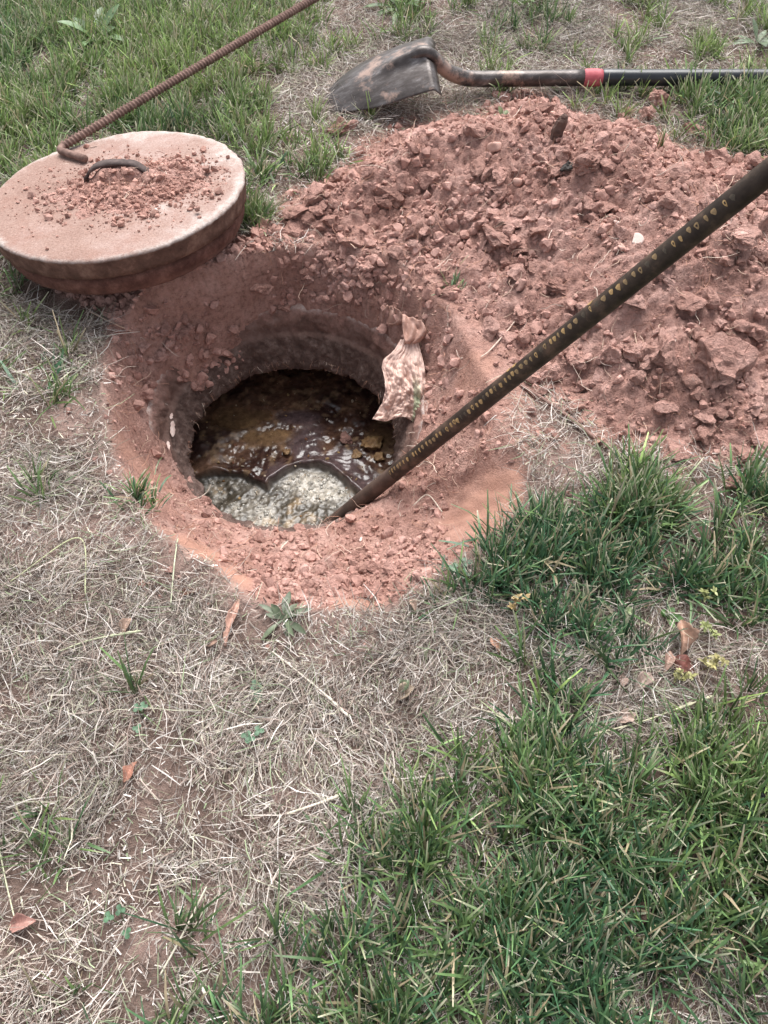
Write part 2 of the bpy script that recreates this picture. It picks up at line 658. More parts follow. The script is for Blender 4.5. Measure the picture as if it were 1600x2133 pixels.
def sdist(X, Y, poly):
    """signed distance, positive inside"""
    d = np.full(X.shape, 1e9)
    ins = np.zeros(X.shape, bool)
    n = len(poly)
    for i in range(n):
        a, b = poly[i], poly[(i + 1) % n]
        e = b - a
        t = np.clip(((X - a[0]) * e[0] + (Y - a[1]) * e[1]) / (e @ e), 0, 1)
        d = np.minimum(d, np.hypot(X - a[0] - t * e[0], Y - a[1] - t * e[1]))
        cnd = (a[1] > Y) != (b[1] > Y)
        xi = a[0] + (Y - a[1]) * e[0] / (e[1] if abs(e[1]) > 1e-9 else 1e-9)
        ins ^= cnd & (X < xi)
    return np.where(ins, d, -d)


PIT = poly_w([(420, 585), (310, 630), (240, 690), (222, 760), (228, 850), (245, 950), (300, 1050), (335, 1110), (400, 1165), (480, 1222),
              (560, 1256), (660, 1275), (780, 1275), (850, 1235), (960, 1165), (1070, 1090), (1112, 1010), (1085, 950),
              (1040, 890), (1015, 820), (985, 740), (945, 655), (880, 585), (800, 535), (700, 512), (580, 522), (500, 555)])
SPILL = poly_w([(60, 560), (130, 625), (230, 650), (235, 700), (430, 690), (560, 620), (600, 540), (560, 470), (480, 500), (300, 480)])
HEAP = poly_w([(545, 470), (560, 415), (640, 385), (690, 360), (770, 310), (870, 262), (1000, 240), (1050, 205), (1110, 190), (1170, 215),
               (1240, 262), (1330, 262), (1390, 290), (1470, 330), (1560, 330), (1760, 350), (1850, 700), (1800, 900), (1600, 965), (1500, 945),
               (1400, 950), (1290, 935), (1210, 880), (1140, 820), (1075, 775), (1040, 700), (980, 650), (930, 610), (850, 545), (760, 512), (640, 505), (570, 520)])

GX0, GX1, GY0, GY1, GS = -1.9, 1.9, -.6, 3.6, .006
gx = np.arange(GX0, GX1 + 1e-6, GS)
gy = np.arange(GY0, GY1 + 1e-6, GS)
X, Y = np.meshgrid(gx, gy, indexing='ij')
wx = X + .018 * fbm(X * 9, Y * 9, 3, 1)
wy = Y + .018 * fbm(X * 9, Y * 9, 3, 2)
sP = sdist(wx, wy, PIT)
sS = sdist(wx, wy, SPILL)
sH = sdist(X + .035 * fbm(X * 7, Y * 7, 4, 3), Y + .035 * fbm(X * 7, Y * 7, 4, 4), HEAP)
RR = np.hypot(X - CX, Y - CY)
TH = np.arctan2(Y - CY, X - CX)


def frontness(th):
    return sstep(.1, .7, -np.sin(th + .05))           # 1 where the ring lies deeper, on the camera's side


front = frontness(TH)
KF = 1 - .68 * front
ZST = ZO + (ZS - ZO) * KF
slump = np.exp(-((TH - 2.42) / .36) ** 2)          # soil slid over the ring below the lid
Hg = .007 * fbm(X * 5, Y * 5, 4, 6) + .003 * fbm(X * 30, Y * 30, 3, 8)
f = sP / np.maximum(sP + np.maximum(RR - R1, 0), 1e-4)
prof = 1 - (1 - np.clip(f, 0, 1)) ** 1.45
zp = (ZST + .004 + .02 * front + .03 * slump) * prof
roughp = 1.1 * (.016 * fbm(X * 22, Y * 22, 4, 9) + .03 * np.abs(fbm(X * 12, Y * 12, 4, 19)) + .009 * fbm(X * 48, Y * 48, 3, 20) + .03 * (sstep(.0, .25, fbm(X * 8 + 3, Y * 8, 3, 26)) - .5) * sstep(1.3, 1.42, Y)) * sstep(0, .03, sP)
zp = zp + roughp * (.4 + 1.3 * sstep(0, .6, np.sin(TH)) + .5 * front)
zin = ZO + (ZST - ZO) * np.clip((RR - R2) / (R1 - R2), 0, 1.0) + np.where(front > 0, (-.004 + .026 * sstep(R2, R2 + .05, RR)) * front, 0) - .05 * (1 - sstep(0, .25, front)) * (1 - sstep(.1, .6, slump)) + slump * (.006 + .034 * sstep(R2 + .005, R2 + .05, RR) + .012 * fbm(X * 30, Y * 30, 3, 29)) + .012 * fbm(X * 25, Y * 25, 3, 12) * front
zpit = np.where(RR < R1, zin, zp)
H0 = np.where(sP > 0, np.minimum(zpit, Hg + .004) * sstep(-.002, .01, sP) + Hg * (1 - sstep(-.002, .01, sP)), Hg)
# low raised lip and spill of loose soil under the lid and round the pit
lip = np.exp(-(np.minimum(sP, 0) / .05) ** 2) * (sP <= 0)
H0 = H0 + .006 * lip * (1 + fbm(X * 14, Y * 14, 3, 14))
H0 = H0 + np.where(sP < 0, .022 * sstep(0, .1, sS) * (1 + .6 * fbm(X * 13, Y * 13, 4, 15)), 0)
# heap of dug soil
hh = .165 * sstep(-.01, .42, sH) + .02 * sstep(-.02, .12, sH)
hh *= 1 + .35 * fbm(X * 3.2, Y * 3.2, 3, 16)
rough_h = .030 * fbm(X * 9, Y * 9, 5, 17) + .022 * (np.abs(fbm(X * 16, Y * 16, 4, 18)) - .3) + .010 * fbm(X * 45, Y * 45, 3, 21)
hh += rough_h * sstep(-.01, .06, sH)
HEAPH = np.where(sH > -.012, hh - .004 - .02 * sstep(0, -.012, sH), -.03)
H0 = np.where(sP > 0, H0, H0)
ZT = np.maximum(H0, H0 + HEAPH)                         # top surface anything rests on


def samp(A, x, y):
    fx = np.clip((np.asarray(x, float) - GX0) / GS, 0, len(gx) - 1.001)
    fy = np.clip((np.asarray(y, float) - GY0) / GS, 0, len(gy) - 1.001)
    i, j = fx.astype(int), fy.astype(int)
    a, b = fx - i, fy - j
    return (A[i, j] * (1 - a) + A[i + 1, j] * a) * (1 - b) + (A[i, j + 1] * (1 - a) + A[i + 1, j + 1] * a) * b


def surf(x, y):
    """point on the top surface seen at a pixel of the photograph"""
    r = ray(x, y)
    o = np.array([0, 0, CAM_H])
    t = np.arange(.9, 3.2, .003)
    P = o + r * t[:, None]
    under = P[:, 2] < samp(ZT, P[:, 0], P[:, 1])
    k = np.argmax(under) if under.any() else len(t) - 1
    return P[k]


# colour/clay masks
RIM = poly_w([(860, 560), (960, 610), (1080, 690), (1110, 780), (1130, 850), (1185, 925), (1110, 965), (1040, 930), (940, 800), (860, 650)])
sR = sdist(wx, wy, RIM)
dirt = np.maximum(sstep(-.012, .012, sP + .012 * fbm(X * 40, Y * 40, 3, 22)), sstep(-.02, .03, sS + .03 * fbm(X * 30, Y * 30, 3, 23)))
dirt = np.maximum(dirt, sstep(-.02, .02, sR + .03 * fbm(X * 30, Y * 30, 3, 25)))
dirt = np.maximum(dirt, sstep(-.06, .0, sH + .05 * fbm(X * 30, Y * 30, 3, 24)))
pxy, _ = proj(np.stack([X, np.maximum(Y, -.01), 0 * X], -1))
PXm, PYm = pxy[..., 0], pxy[..., 1]


def blob(px, py, r):
    return sstep(1.25, .55, np.hypot((PXm - px) / r, (PYm - py) / r * 1.25) + .35 * fbm(X * 25, Y * 25, 3, int(px) % 37))


cut = np.maximum.reduce([blob(1020, 1030, 105), blob(380, 1135, 75) * .9, blob(470, 1205, 50), blob(265, 900, 45) * .6, blob(270, 1000, 50) * .7,
                         blob(740, 1275, 70) * .8, blob(330, 620, 80) * .15, blob(985, 760, 45) * .5])
bare = np.maximum.reduce([blob(*b) for b in ((90, 1100, 110), (230, 1100, 70), (100, 1640, 70), (420, 1920, 90), (260, 820, 60), (690, 1330, 90), (1180, 950, 70),
                                            (320, 1950, 70), (150, 870, 60), (620, 1640, 60), (1290, 80, 60), (960, 30, 50), (1480, 1270, 50), (520, 1240, 60))] + [sstep(-.07, 0, sP) * .6])

# ------------------------------------------------------------------ ground sheet
step = .0066
xs = np.concatenate([-1.36 - np.cumsum(.012 * 1.22 ** np.arange(30))[::-1], np.arange(-1.36, 1.36, step), 1.36 + np.cumsum(.012 * 1.22 ** np.arange(30))])
ys = np.concatenate([-.12 - np.cumsum(.012 * 1.22 ** np.arange(30))[::-1], np.arange(-.12, 2.95, step), 2.95 + np.cumsum(.012 * 1.22 ** np.arange(32))])
MX, MY = np.meshgrid(xs, ys, indexing='ij')
fade = sstep(1.9, 1.6, np.abs(MX)) * sstep(-.6, -.4, MY) * sstep(3.6, 3.3, MY)
MZ = samp(H0, MX, MY) * fade
mr = np.hypot(MX - CX, MY - CY)
mth = np.arctan2(MY - CY, MX - CX)
R2t = R2 + .001 + .008 * fbm(np.cos(mth) * 3 + 5, np.sin(mth) * 3 + 5, 3, 31) * sstep(0, .5, -np.sin(mth)) + .012 * (1 - sstep(0, .3, -np.sin(mth)))
inside = mr < R2t
nx, ny = MX.shape
quad = gridfaces(nx, ny)
ii = inside.ravel()
keep = ~ii[quad].all(1)
quad = quad[keep]
sc = np.where(inside, R2t / np.maximum(mr, 1e-4), 1)
VX, VY = CX + (MX - CX) * sc, CY + (MY - CY) * sc
gv = np.stack([VX, VY, MZ], -1).reshape(-1, 3)
used = np.zeros(len(gv), bool)
used[quad.ravel()] = True
remap = np.cumsum(used) - 1
quad = remap[quad]
gv = gv[used]
ex = {k: (samp(A, MX, MY) * fade).ravel()[used] for k, A in (('dirt', dirt), ('cut', cut), ('bare', bare))}
link('ground', mesh('ground', gv, quad, M_GROUND, extra=ex), kind='structure', label='lawn soil with a round pit dug through it')

# heap of soil as its own object
k0, k1 = int((-.62 - GX0) / GS), int((1.75 - GX0) / GS)
l0, l1 = int((.75 - GY0) / GS), int((2.75 - GY0) / GS)
hx = np.arange(-.45, 1.75, .005)
hy = np.arange(.9, 2.75, .005)
AX, AY = np.meshgrid(hx, hy, indexing='ij')
fine = .009 * fbm(AX * 90, AY * 90, 2, 41) + .012 * (np.abs(fbm(AX * 38, AY * 38, 3, 43)) - .2)
sHh = samp(sH, AX, AY)
AZ = samp(H0, AX, AY) + samp(HEAPH, AX, AY) + fine * sstep(0, .04, sHh)
hq = gridfaces(len(hx), len(hy))
kq = (sHh.ravel() > -.02)[hq].any(1)
hq = hq[kq]
used = np.zeros(AX.size, bool)
used[hq.ravel()] = True
remap = np.cumsum(used) - 1
hv = np.stack([AX, AY, AZ], -1).reshape(-1, 3)[used]
link('soil_heap', mesh('soil_heap', hv, remap[hq], M_CLAY), kind='stuff', cat='soil heap', label='broad heap of crumbly red clay dug from the pit')

# ------------------------------------------------------------------ riser ring, tank, sludge
profile = [(.36, -.17), (.345, -.142), (.325, -.136), (R1, ZS), (R1 - .006, ZS - .012), (.297, -.172), (.291, -.198), (.279, -.205), (.268, -.235), (.259, -.262), (R2, -.274), (R2 - .003, -.284), (R2, -.298), (.30, -.302)]
pf = np.array(profile)
seglen = np.concatenate([[0], np.cumsum(np.hypot(*np.diff(pf, axis=0).T))])
npf = 64
tpf = np.linspace(0, seglen[-1], npf)
pr_r, pr_z = np.interp(tpf, seglen, pf[:, 0]), np.interp(tpf, seglen, pf[:, 1])
nrg = 420
th = np.linspace(0, 2 * np.pi, nrg, endpoint=False)
rv, inner, chip = [], [], []
for k in range(npf):
    r, z = pr_r[k], pr_z[k]
    ee = np.exp(-((r - R2) / .012) ** 2)
    rr = r + .004 * fbm(np.cos(th) * 4, np.sin(th) * 4, 3, 51) + ee * .011 * fbm(np.cos(th) * 9, np.sin(th) * 9, 4, 52) \
        + .0045 * fbm(np.cos(th) * 26 + z * 60, np.sin(th) * 26 + z * 25, 4, 54) + .003 * fbm(np.cos(th) * 70, np.sin(th) * 70 + z * 220, 2, 55)
    zz = np.where(z > ZO, ZO + (z - ZO) * (1 - .68 * frontness(th)), z) + .004 * fbm(np.cos(th) * 5, np.sin(th) * 5, 2, 53) * (z > -.2)
    rv.append(np.stack([CX + rr * np.cos(th), CY + rr * np.sin(th), zz], -1))
    inner.append(np.full(nrg, sstep(-.196, -.212, z)))
    chip.append(np.full(nrg, np.exp(-((z - ZS - .003) / .007) ** 2)))
rv = np.stack(rv, 1).reshape(-1, 3)
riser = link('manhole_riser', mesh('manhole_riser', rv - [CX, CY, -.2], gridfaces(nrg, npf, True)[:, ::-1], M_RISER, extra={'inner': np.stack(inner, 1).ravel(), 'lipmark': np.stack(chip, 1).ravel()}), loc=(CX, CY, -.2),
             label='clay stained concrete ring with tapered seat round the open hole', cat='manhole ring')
# pale chips of bare concrete on the ring
for k, (px, py, hgt, wd) in enumerate([(357, 895, .05, .008), (349, 930, .028, .006), (355, 868, .02, .006)]):
    r = ray(px, py)
    t = np.arange(1.2, 2.4, .001)
    P = np.array([0, 0, CAM_H]) + r * t[:, None]
    q = np.hypot(P[:, 0] - CX, P[:, 1] - CY)
    pr = np.array(profile[3:11])[::-1]
    hit = np.argmax(P[:, 2] < np.interp(q, pr[:, 0], pr[:, 1]))
    c = P[hit]
    a0 = math.atan2(c[1] - CY, c[0] - CX)
    q0 = q[hit]
    vv = []
    for i in range(9):
        s = i / 8 - .5
        for j in range(3):
            w = (j - 1) * wd * (1 - (2 * s) ** 2) ** .5 * random.uniform(.7, 1.3)
            ang = a0 + s * hgt / q0
            qq = q0 + w * .5
            vv.append((CX + (qq - .003) * math.cos(ang), CY + (qq - .003) * math.sin(ang), np.interp(qq, pr[:, 0], pr[:, 1]) + .0025))
    link('bare_chip', mesh('bare_chip', np.array(vv) - [CX, CY, -.2], gridfaces(9, 3), M_PEB), riser, label='whitish chipped spot of bare concrete')

tv, tf = [], []
prof_t = [(.27, -.303), (.75, -.31), (.75, -1.2), (.01, -1.2)]
tt = np.linspace(0, 2 * np.pi, 64, endpoint=False)
tvv = np.stack([np.stack([CX + r * np.cos(tt), CY + r * np.sin(tt), np.full(64, z)], -1) for r, z in prof_t], 1).reshape(-1, 3)
link('septic_tank', mesh('septic_tank', tvv - [CX, CY, -1.2], gridfaces(64, 4, True), M_TANK), loc=(CX, CY, -1.2),
     label='dark buried concrete tank below the open hole', cat='septic tank')

ZL = -.45
sx = np.arange(-.46, .46, .0032)
SX, SY = np.meshgrid(sx + CX, sx + CY + .05, indexing='ij')
FOAM = poly_w([(330, 1000), (406, 992), (450, 985), (500, 988), (541, 1006), (560, 1018), (567, 1000), (598, 980), (633, 967), (662, 964), (685, 974),
               (711, 994), (731, 1014), (770, 1045), (900, 1100), (900, 1300), (330, 1300)], ZL)
sF = sdist(SX + .006 * fbm(SX * 25, SY * 25, 3, 61), SY + .006 * fbm(SX * 25, SY * 25, 3, 62), FOAM)
spx, _ = proj(np.stack([SX, SY, np.full(SX.shape, ZL)], -1))


def sblob(px, py, rx, ry, sd=0):
    return sstep(1.2, .5, np.hypot((spx[..., 0] - px) / rx, (spx[..., 1] - py) / ry) + .4 * fbm(SX * 20, SY * 20, 3, sd))


pud = np.maximum.reduce([sblob(480, 872, 62, 30, 1), sblob(565, 910, 62, 20, 2), sblob(788, 905, 34, 30, 3), sblob(545, 865, 40, 15, 6) * .7])
sheen = np.maximum.reduce([sblob(640, 925, 45, 55, 4), sblob(710, 965, 60, 28, 5), sblob(585, 990, 40, 30, 6), sblob(620, 870, 50, 15, 8), sblob(760, 1010, 40, 30, 10)])
crust = sstep(0, -.012, sF)
lump = fbm(SX * 14, SY * 14, 5, 63)
ridge = 1 - np.abs(fbm(SX * 18, SY * 9, 3, 64)) * 2
wave = np.sin(26 * fbm(SX * 10, SY * 14, 3, 65) + SY * 18) * (.5 + fbm(SX * 14, SY * 14, 2, 75))
hz = crust * (.016 + (1 - np.maximum(pud, sheen * .8)) * (.013 * lump + .0035 * fbm(SX * 60, SY * 60, 3, 66)) + .0006 * sheen * wave + .004 * ridge * (1 - pud))
hz += (1 - crust) * (.006 * fbm(SX * 35, SY * 35, 4, 67) + .004 * np.abs(fbm(SX * 80, SY * 80, 2, 167)))
hz += .006 * np.exp(-((sF + .012) / .008) ** 2)
n1 = sstep(-.4, .6, fbm(SX * 13, SY * 13, 5, 68))[..., None]
brown = np.array([.055, .027, .022]) * (1 - n1) + np.array([.2, .11, .07]) * n1
amber = np.array([.3, .185, .09])
pinkish = np.array([.17, .085, .06])
pud2 = np.clip(pud * (.55 + .6 * fbm(SX * 16, SY * 16, 4, 77)), 0, 1)[..., None]
sc_ = brown * (1 - pud2) + amber * pud2
sc_ = sc_ * (1 - sheen[..., None]) + np.array([.12, .08, .08]) * sheen[..., None]
sp = sstep(.15, .5, fbm(SX * 45, SY * 45, 3, 69))[..., None] * (1 - pud[..., None]) * (1 - sheen[..., None])
sc_ = sc_ * (1 - .38 * sp) + np.array([.5, .34, .2]) * .38 * sp
fn = sstep(-.3, .5, .9 * fbm(SX * 15, SY * 15, 5, 70) + .45 * fbm(SX * 85, SY * 85, 3, 79) + .5 * sblob(660, 1010, 80, 50, 9) - .1)[..., None]
foamc = np.array([.07, .056, .038]) * (1 - fn) + np.array([.5, .455, .385]) * fn
tanp = sstep(.2, .5, fbm(SX * 20 + 9, SY * 20, 4, 83))[..., None] * .7
foamc = foamc * (1 - tanp) + np.array([.42, .3, .18]) * tanp
edge = np.exp(-(np.maximum(sF, 0) / .012) ** 2)[..., None]  # shadow under the crust's edge, painted into the foam colour
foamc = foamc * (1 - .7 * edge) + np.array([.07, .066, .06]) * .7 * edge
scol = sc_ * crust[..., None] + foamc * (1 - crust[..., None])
srough = crust * (.21 + .35 * (1 - np.maximum(pud, sheen)) * sstep(-.2, .6, lump)) + (1 - crust) * .35
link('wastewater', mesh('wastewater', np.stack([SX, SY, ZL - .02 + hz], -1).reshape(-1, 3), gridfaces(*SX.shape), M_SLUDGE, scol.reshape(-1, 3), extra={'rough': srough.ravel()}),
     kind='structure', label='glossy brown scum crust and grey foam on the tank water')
# bubbles
bv, bf = ICO[1]
bf = bf[bv[bf][:, :, 2].max(1) > .05]
nb = 4200
bp = np.stack([rng.uniform(CX - .33, CX + .33, nb * 4), rng.uniform(CY - .32, CY + .1, nb * 4)], -1)


def ssamp(A, x, y):
    i = np.clip(((x - SX[0, 0]) / .0032).astype(int), 0, SX.shape[0] - 1)
    j = np.clip(((y - SY[0, 0]) / .0032).astype(int), 0, SX.shape[1] - 1)
    return A[i, j]


okb = (ssamp(sF, bp[:, 0], bp[:, 1]) > .006) & (ssamp(fn[..., 0], bp[:, 0], bp[:, 1]) > rng.random(nb * 4) * .75)
bp = bp[okb][:nb]
br = .0013 + .0052 * rng.random(len(bp)) ** 7
bpos = np.column_stack([bp, ZL - .021 + ssamp(hz, bp[:, 0], bp[:, 1])])
v, f_, _ = scatter([(bv, bf)], bpos, np.stack([br, br, br * 1.0], -1), np.repeat(np.eye(3)[None], len(bp), 0))
link('foam_bubbles', mesh('foam_bubbles', v, f_, M_BUBBLE), kind='stuff', label='grey foam bubbles on the water near the front of the hole')
# flecks floating on the crust
nf = 420
fp = np.stack([rng.uniform(CX - .3, CX + .33, nf), rng.uniform(CY - .25, CY + .4, nf)], -1)
fr = .0012 + .005 * rng.random(nf) ** 5
fcol = np.array([[.45, .3, .15], [.3, .16, .07], [.6, .5, .38], [.22, .1, .06]])[rng.integers(0, 4, nf)]
v, f_, cc = scatter([clod_shape(1, 900 + k) for k in range(6)], np.column_stack([fp, ZL - .019 + ssamp(hz, fp[:, 0], fp[:, 1])]), np.stack([fr, fr, fr * .5], -1), randrot(nf), fcol)
link('floating_flecks', mesh('floating_flecks', v, f_, M_STRAW, cc), kind='stuff', label='small tan flecks floating on the scum')
for (px, py, rr_, mt, lb) in [(775, 925, .030, M_OCHRE, 'lumpy ochre clump floating by the right side of the hole'),
                              (722, 915, .022, M_CLAY, 'wet red clod on the scum left of the ochre clump'),
                              (790, 955, .018, M_OCHRE, 'dark ochre lump on the scum just above the pipe'),
                              (742, 945, .016, M_OCHRE, 'small ochre lump between the wet red clod and the pipe'),
                              (597, 942, .013, M_OCHRE, 'small tan lump on the scum in the middle of the hole')]:
    c = at(px, py, ZL)
    v, f_ = clod_shape(4, int(px), .2)
    link('clump', mesh('clump', v * [rr_ * 1.15, rr_, rr_ * .6], f_, mt), loc=c + [0, 0, .002], label=lb, cat='clump')

# ------------------------------------------------------------------ the lid
LC = np.array([-.6041, 1.5582, .1413])
LR = .29
nrm = np.array([-.066, .1185, 1.])
nrm /= np.linalg.norm(nrm)
lu = np.cross([0, 1, 0], nrm)
lu /= np.linalg.norm(lu)
lv = np.cross(nrm, lu)
LM = Matrix(np.column_stack([lu, lv, nrm]).tolist()).to_4x4()
THICK = .1
lid = bpy.data.objects.new('manhole_cover', None)
COL.objects.link(lid)
base = LC - nrm * THICK
LM.translation = Vector(base.tolist())
lid.matrix_world = LM
tag(lid, 'thick round concrete lid dusted with red clay lying beside the pit', 'manhole cover')
na = 260
la = np.linspace(0, 2 * np.pi, na, endpoint=False)
pro = [(.0, THICK)] + [(r, THICK) for r in (.03, .06, .09, .11, .13, .15, .17, .185, .2, .215, .23, .242, .253, .262, .27, .277, .283)] + [(.288, THICK - .001), (.291, THICK - .0045), (.2905, THICK - .0085), (.289, THICK - .02), (.287, THICK - .036), (.286, THICK - .046),
       (.270, THICK - .049), (.270, THICK - .053), (.279, THICK - .057), (.275, THICK - .08), (.27, .008), (.262, .001), (.24, .0)]
lvv, side, wear = [], [], []
flat = .012 * np.exp(-((la - math.radians(118)) / .25) ** 2)
for k, (r, z) in enumerate(pro):
    n1_ = fbm(np.cos(la) * 3 + 2, np.sin(la) * 3 + 2, 4, 71)
    n2_ = fbm(np.cos(la) * 22 + k * .21, np.sin(la) * 22, 3, 72)
    rr_ = r + (.003 * n1_ * (r > .2) - flat * (r > .25) + .0026 * n2_ * (r > .268) - .0035 * sstep(.1, .7, fbm(np.cos(la) * 14, np.sin(la) * 14, 4, 79)) * (17 <= k <= 21) + .0018 * fbm(np.cos(la) * 40 + k, np.sin(la) * 40, 2, 77) * (k >= 19))
    zz_ = z + .0015 * fbm(rr_ * np.cos(la) * 14, rr_ * np.sin(la) * 14, 4, 73) + (.0025 * n2_ + .002 * n1_ if 22 <= k <= 27 else 0)
    lvv.append(np.stack([rr_ * np.cos(la), rr_ * np.sin(la), zz_], -1))
    side.append(np.full(na, 1.0 if k >= 20 else (.12 if k == 19 else 0)) * (1 if k < len(pro) - 3 else .86))
    wear.append(np.full(na, sstep(.23, .29, r) * .3 + .28 * sstep(.272, .282, r) - .1) + .3 * np.cos(la - math.radians(60)) * sstep(.1, .2, r) + (.22 if k in (18, 19) else 0) + .55 * fbm(rr_ * np.cos(la) * 9, rr_ * np.sin(la) * 9, 4, 78))
lvv = np.stack(lvv, 1).reshape(-1, 3)
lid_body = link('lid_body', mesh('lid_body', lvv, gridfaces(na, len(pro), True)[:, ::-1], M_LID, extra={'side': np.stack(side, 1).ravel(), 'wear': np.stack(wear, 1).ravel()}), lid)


def lid_pt(px, py, up=0.0):
    """world point on the lid's top seen at a pixel"""
    r = ray(px, py)
    o = np.array([0, 0, CAM_H])
    t = ((LC + nrm * up - o) @ nrm) / (r @ nrm)
    return o + r * t


def to_lid(p):
    q = np.asarray(p) - base
    return np.stack([q @ lu, q @ lv, q @ nrm], -1)


# strap handle
A_ = to_lid(lid_pt(180, 378))
B_ = to_lid(lid_pt(320, 372))
hp = smooth_path([A_ + [0, 0, -.01], A_ + (B_ - A_) * .04 + [0, .0, .012], A_ + (B_ - A_) * .22 + [0, .004, .033], A_ + (B_ - A_) * .5 + [0, .006, .038], A_ + (B_ - A_) * .78 + [0, .004, .033], A_ + (B_ - A_) * .96 + [0, 0, .012], B_ + [0, 0, -.01]], 30)
t_ = np.gradient(hp, axis=0)
t_ /= np.linalg.norm(t_, axis=1)[:, None]
dirv = (B_ - A_) / np.linalg.norm(B_ - A_)
wv = np.cross([0, 0, 1], dirv)
nv_ = np.cross(t_, wv)
sec = [(-.011, -.003), (.011, -.003), (.011, .003), (-.011, .003)]
hv_ = np.stack([hp + a * wv + b * nv_ + .0012 * rng.normal(size=hp.shape) * .5 for a, b in sec], 0)
hv_ = hv_.reshape(-1, 3)
link('handle', mesh('handle', hv_, gridfaces(4, 30, True), M_STRAP), lid, label='dark iron strap handle half buried in soil')

# loose soil on the lid
gxl = np.arange(-.26, .26, .005)
QX, QY = np.meshgrid(gxl, gxl, indexing='ij')
hc = (A_ + B_) / 2
d1 = np.hypot((QX - hc[0] - .035) / .165, (QY - hc[1] + .04) / .12)
d2 = np.hypot((QX - hc[0]) / .07, (QY - hc[1] - .0) / .032)
d3 = np.hypot((QX - hc[0] - .13) / .07, (QY - hc[1] - .015) / .05)
nz = fbm(QX * 22, QY * 22, 5, 81)
hl = .013 * sstep(1.35, .2, d1 + .4 * nz) * (.5 + 1.2 * np.abs(nz)) + .026 * sstep(1.15, .5, d2 + .15 * nz) + .014 * sstep(1.2, .3, d3 + .3 * nz) + .003 * fbm(QX * 80, QY * 80, 2, 82) - .0028
LSURF = hl
lq = gridfaces(len(gxl), len(gxl))
kq = (hl.ravel() > 0)[lq].any(1) & (np.hypot(QX, QY).ravel() < .27)[lq].all(1)
lq = lq[kq]
used = np.zeros(QX.size, bool)
used[lq.ravel()] = True
remap = np.cumsum(used) - 1
lw = (base + QX.reshape(-1, 1) * lu + QY.reshape(-1, 1) * lv + (THICK + np.maximum(hl, -.002).reshape(-1, 1)) * nrm)[used]
link('loose_soil', mesh('loose_soil', lw, remap[lq], M_CLAY), kind='stuff', label='loose red soil heaped round the handle on the lid', cat='soil')

# ------------------------------------------------------------------ rebar hook
bend = lid_pt(118, 312, .012)
tip = lid_pt(178, 331, .0105)
far = at(650, 0, .12)
d_ = (far - bend)
d_ = d_ / np.linalg.norm(d_)
far2 = bend + d_ * np.linalg.norm(far - bend) * 1.9
far2[2] = max(far2[2], .02)
RB = .0088
pl = [tip + (bend - tip) * s for s in np.linspace(0, .78, 12)]
pb = smooth_path([pl[-1], bend + (tip - bend) * .09 + d_ * .004, bend + d_ * .02], 10)[1:]
straight = [bend + d_ * s for s in np.arange(.024, np.linalg.norm(far2 - bend), .0021)]
path = np.array(list(pl) + list(pb) + straight)
sl = np.arange(len(path))
rad = np.full(len(path), RB)
k0_ = len(pl) + len(pb)
rad[:k0_] *= .97 + .05 * rng.random(k0_)
seg = 14
V, FF = tube(path, rad, seg)
# slanted ribs along the straight part
a = np.linspace(0, 2 * np.pi, seg, endpoint=False)
V = V.reshape(len(path), seg, 3)
dist = np.arange(len(path) - k0_) * .0021
ph = (dist[:, None] / .0105 + np.sin(a)[None] * .28) * 2 * np.pi
amp = np.maximum(np.sin(ph), 0) ** .6 * .0034
lug = (np.abs(np.cos(a)) > .97)[None] * .0012
cen = path[k0_:, None, :]
dv = V[k0_:] - cen
V[k0_:] = cen + dv * (1 + (np.maximum(amp, lug) - .0006) / RB)[..., None]
rebar_base = path[0]
link('rebar_hook', mesh('rebar_hook', V.reshape(-1, 3) - rebar_base, FF, M_RUSTBAR), loc=rebar_base,
     label='rusty ribbed steel rod with a bent end lying on the lid', cat='steel rod')

# ------------------------------------------------------------------ pipe used as a pry bar
PD = .034
PA = np.array([0, 0, CAM_H]) + ray(1578, 378) * 1.03
PB = np.array([0, 0, CAM_H]) + ray(722, 1066) * 1.80
ax = (PA - PB) / np.linalg.norm(PA - PB)
p_lo = PB - ax * .42
p_hi = PA + ax * .55
plen = np.linalg.norm(p_hi - p_lo)
pry = bpy.data.objects.new('pry_pipe', None)
COL.objects.link(pry)
view = np.array([0, 0, CAM_H]) - (PA + PB) / 2
view -= ax * (view @ ax)
view /= np.linalg.norm(view)
upl = np.cross(ax, view)                               # sideways across the pipe
if upl[0] > 0:
    upl = -upl
mx = view * math.cos(.38) + upl * math.sin(.38)        # local x: where the marks run
my = np.cross(ax, mx)
PM = Matrix(np.column_stack([mx, my, ax]).tolist()).to_4x4()
PM.translation = Vector(p_lo.tolist())
pry.matrix_world = PM
tag(pry, 'long black steel pipe with ochre marks leaning out of the hole', 'steel pipe')
L0 = np.linalg.norm(PB - p_lo)
joint = L0 + .20


def cyl(z0, z1, r, n, wob, seg=28):
    zz = np.linspace(z0, z1, n)
    aa = np.linspace(0, 2 * np.pi, seg, endpoint=False)
    return np.stack([np.stack([(r + wob * fbm(np.cos(aa) * 2 + z * 20, np.sin(aa) * 2 + z * 3, 2, 7)) * np.cos(aa), (r + wob * fbm(np.cos(aa) * 2 + z * 20, np.sin(aa) * 2, 2, 7)) * np.sin(aa), np.full(seg, z)], -1) for z in zz], 1).reshape(-1, 3), [gridfaces(seg, n, True)]


